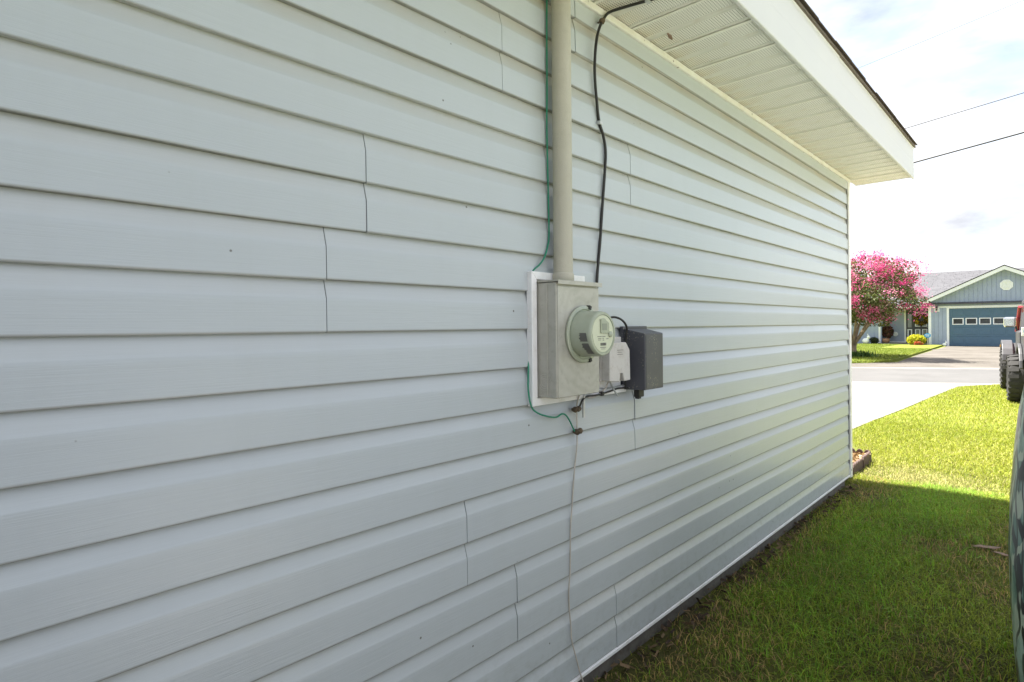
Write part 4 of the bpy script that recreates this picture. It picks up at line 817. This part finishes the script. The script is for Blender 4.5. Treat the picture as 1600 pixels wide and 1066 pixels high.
rail = [(station(y, f, l)[0][0] + .02, y, station(y, f, l)[0][1] + .003) for y, f, l in st[1:-1]]
m = MB(); m.tube(smooth_path(rail, 4), .012, 8); under(m.build('stern_rail', 'rubrail', smooth=True), bt)
m = MB(); m.box(1.9, 3.3, 2.3, 2.94, 1.262, 1.285); under(m.build('hatch_cover', 'camo', bevel=.008), bt)
tr = thing('boat_trailer', 'dark steel trailer under the camouflaged boat', 'trailer', (2.6, 2.62, 0))
m = MB(); m.box(1.45, 4.2, 2.22, 2.30, .12, .195); m.box(1.45, 4.2, 2.94, 3.02, .12, .195); m.box(1.6, 1.68, 2.301, 2.939, .12, .19); m.box(3.9, 3.98, 2.301, 2.939, .12, .19); m.tube([(4.0, 2.62, .15), (5.6, 2.62, .30)], .04, 8); m.tube([(2.7, 2.0, .24), (2.7, 3.24, .24)], .03, 8); under(m.build('frame', 'trailer'), tr)
for y in (1.95, 3.29):
    m = MB(); m.lathe([(.14, -.07), (.22, -.075), (.245, -.05), (.248, 0), (.245, .05), (.22, .075), (.14, .07)], (2.7, y, .248), (0, 1, 0), 28); under(m.build('wheel', 'rubber', smooth=True, angle=40), tr)

# ------------------------------------------------------------------ overhead lines
def line(a, b_, r, label, ext=1.6):
    A, B = Vector(a), Vector(b_); d = B - A; P = []
    A2 = A - d * ext * 3; B2 = B + d * 4.2
    for i in range(33):
        q = i / 32; p = A2.lerp(B2, q); P.append(p)
    m = MB(); m.tube(P, r, 6); return tag(m.build('overhead_cable', 'black_plastic', smooth=True), label, 'cable', 'overhead lines crossing the sky')
line((-2.294, 25, 7.112), (.584, 25, 7.486), .026, 'thick dark overhead cable, lowest of the lines beyond the eave')
line((-2.629, 25, 8.378), (.593, 25, 8.763), .0125, 'thin overhead wire second from the bottom above the thick cable')
line((-3.898, 25, 11.035), (.613, 25, 11.747), .006, 'hair thin overhead wire highest in the sky')

ct = thing('light_blocking_trailer', 'added unseen trailer under dark grey tarpaulin, blocking light to the lower wall', 'trailer', (2.75, -1.5, 0))  # unseen trailer added to keep light off the lower near wall
m = MB(); st = [(-4.6, .80), (-4.4, .97), (-2.5, 1.0), (-.4, 1.0), (.55, .97), (.75, .82)]; prof = [(-.92, .30), (-.95, .75), (-.90, 1.22), (-.70, 1.45), (0, 1.56), (.70, 1.45), (.90, 1.22), (.95, .75), (.92, .30)]
nn = len(prof); m.add([(2.75 + a * f, y, .3 + (z - .3) * (f ** .5)) for y, f in st for a, z in prof], [(i * nn + k, i * nn + k + 1, (i + 1) * nn + k + 1, (i + 1) * nn + k) for i in range(5) for k in range(nn - 1)] + [tuple(range(nn))[::-1], tuple(range(5 * nn, 6 * nn))])
under(m.build('tarpaulin', 'softtop', smooth=True, angle=50), ct)
m = MB(); m.box(1.95, 3.55, -4.4, .5, .24, .31); under(m.build('frame', 'trailer'), ct)
for x in (1.75, 3.75):
    m = MB(); m.lathe([(.15, -.08), (.27, -.085), (.30, -.05), (.30, .05), (.27, .085), (.15, .08)], (x, -2.2, .302), (1, 0, 0), 28); under(m.build('wheel', 'rubber', smooth=True, angle=40), ct)

# woods on the far horizon, one mass
n = 26000; cxs = np.linspace(-160, 220, 90); hh = RNG.uniform(5.5, 8.5, 90); i = RNG.integers(0, 90, n); d = RNG.normal(size=(n, 3)); d /= np.linalg.norm(d, axis=1)[:, None]
rr = RNG.uniform(.3, 1, n) ** .5; P = np.stack([cxs[i] + d[:, 0] * rr * 3.6, 165 + d[:, 1] * rr * 3, hh[i] * .5 + d[:, 2] * rr * hh[i] * .5], 1)
a = RNG.normal(size=(n, 3)); a /= np.linalg.norm(a, axis=1)[:, None]; b_ = np.cross(a, RNG.normal(size=(n, 3))); b_ /= np.linalg.norm(b_, axis=1)[:, None]; q = RNG.uniform(.4, .9, n)[:, None]
v = np.stack([P - a * q, P + b_ * q * .6, P + a * q, P - b_ * q * .6], 1).reshape(-1, 3)
tag(arr_mesh('far_woods', v, np.arange(4 * n).reshape(n, 4), 'leaf', np.repeat(np.array([[.045, .065, .02]]) * RNG.uniform(.7, 1.4, (n, 1)), 4, 0)), kind='stuff')
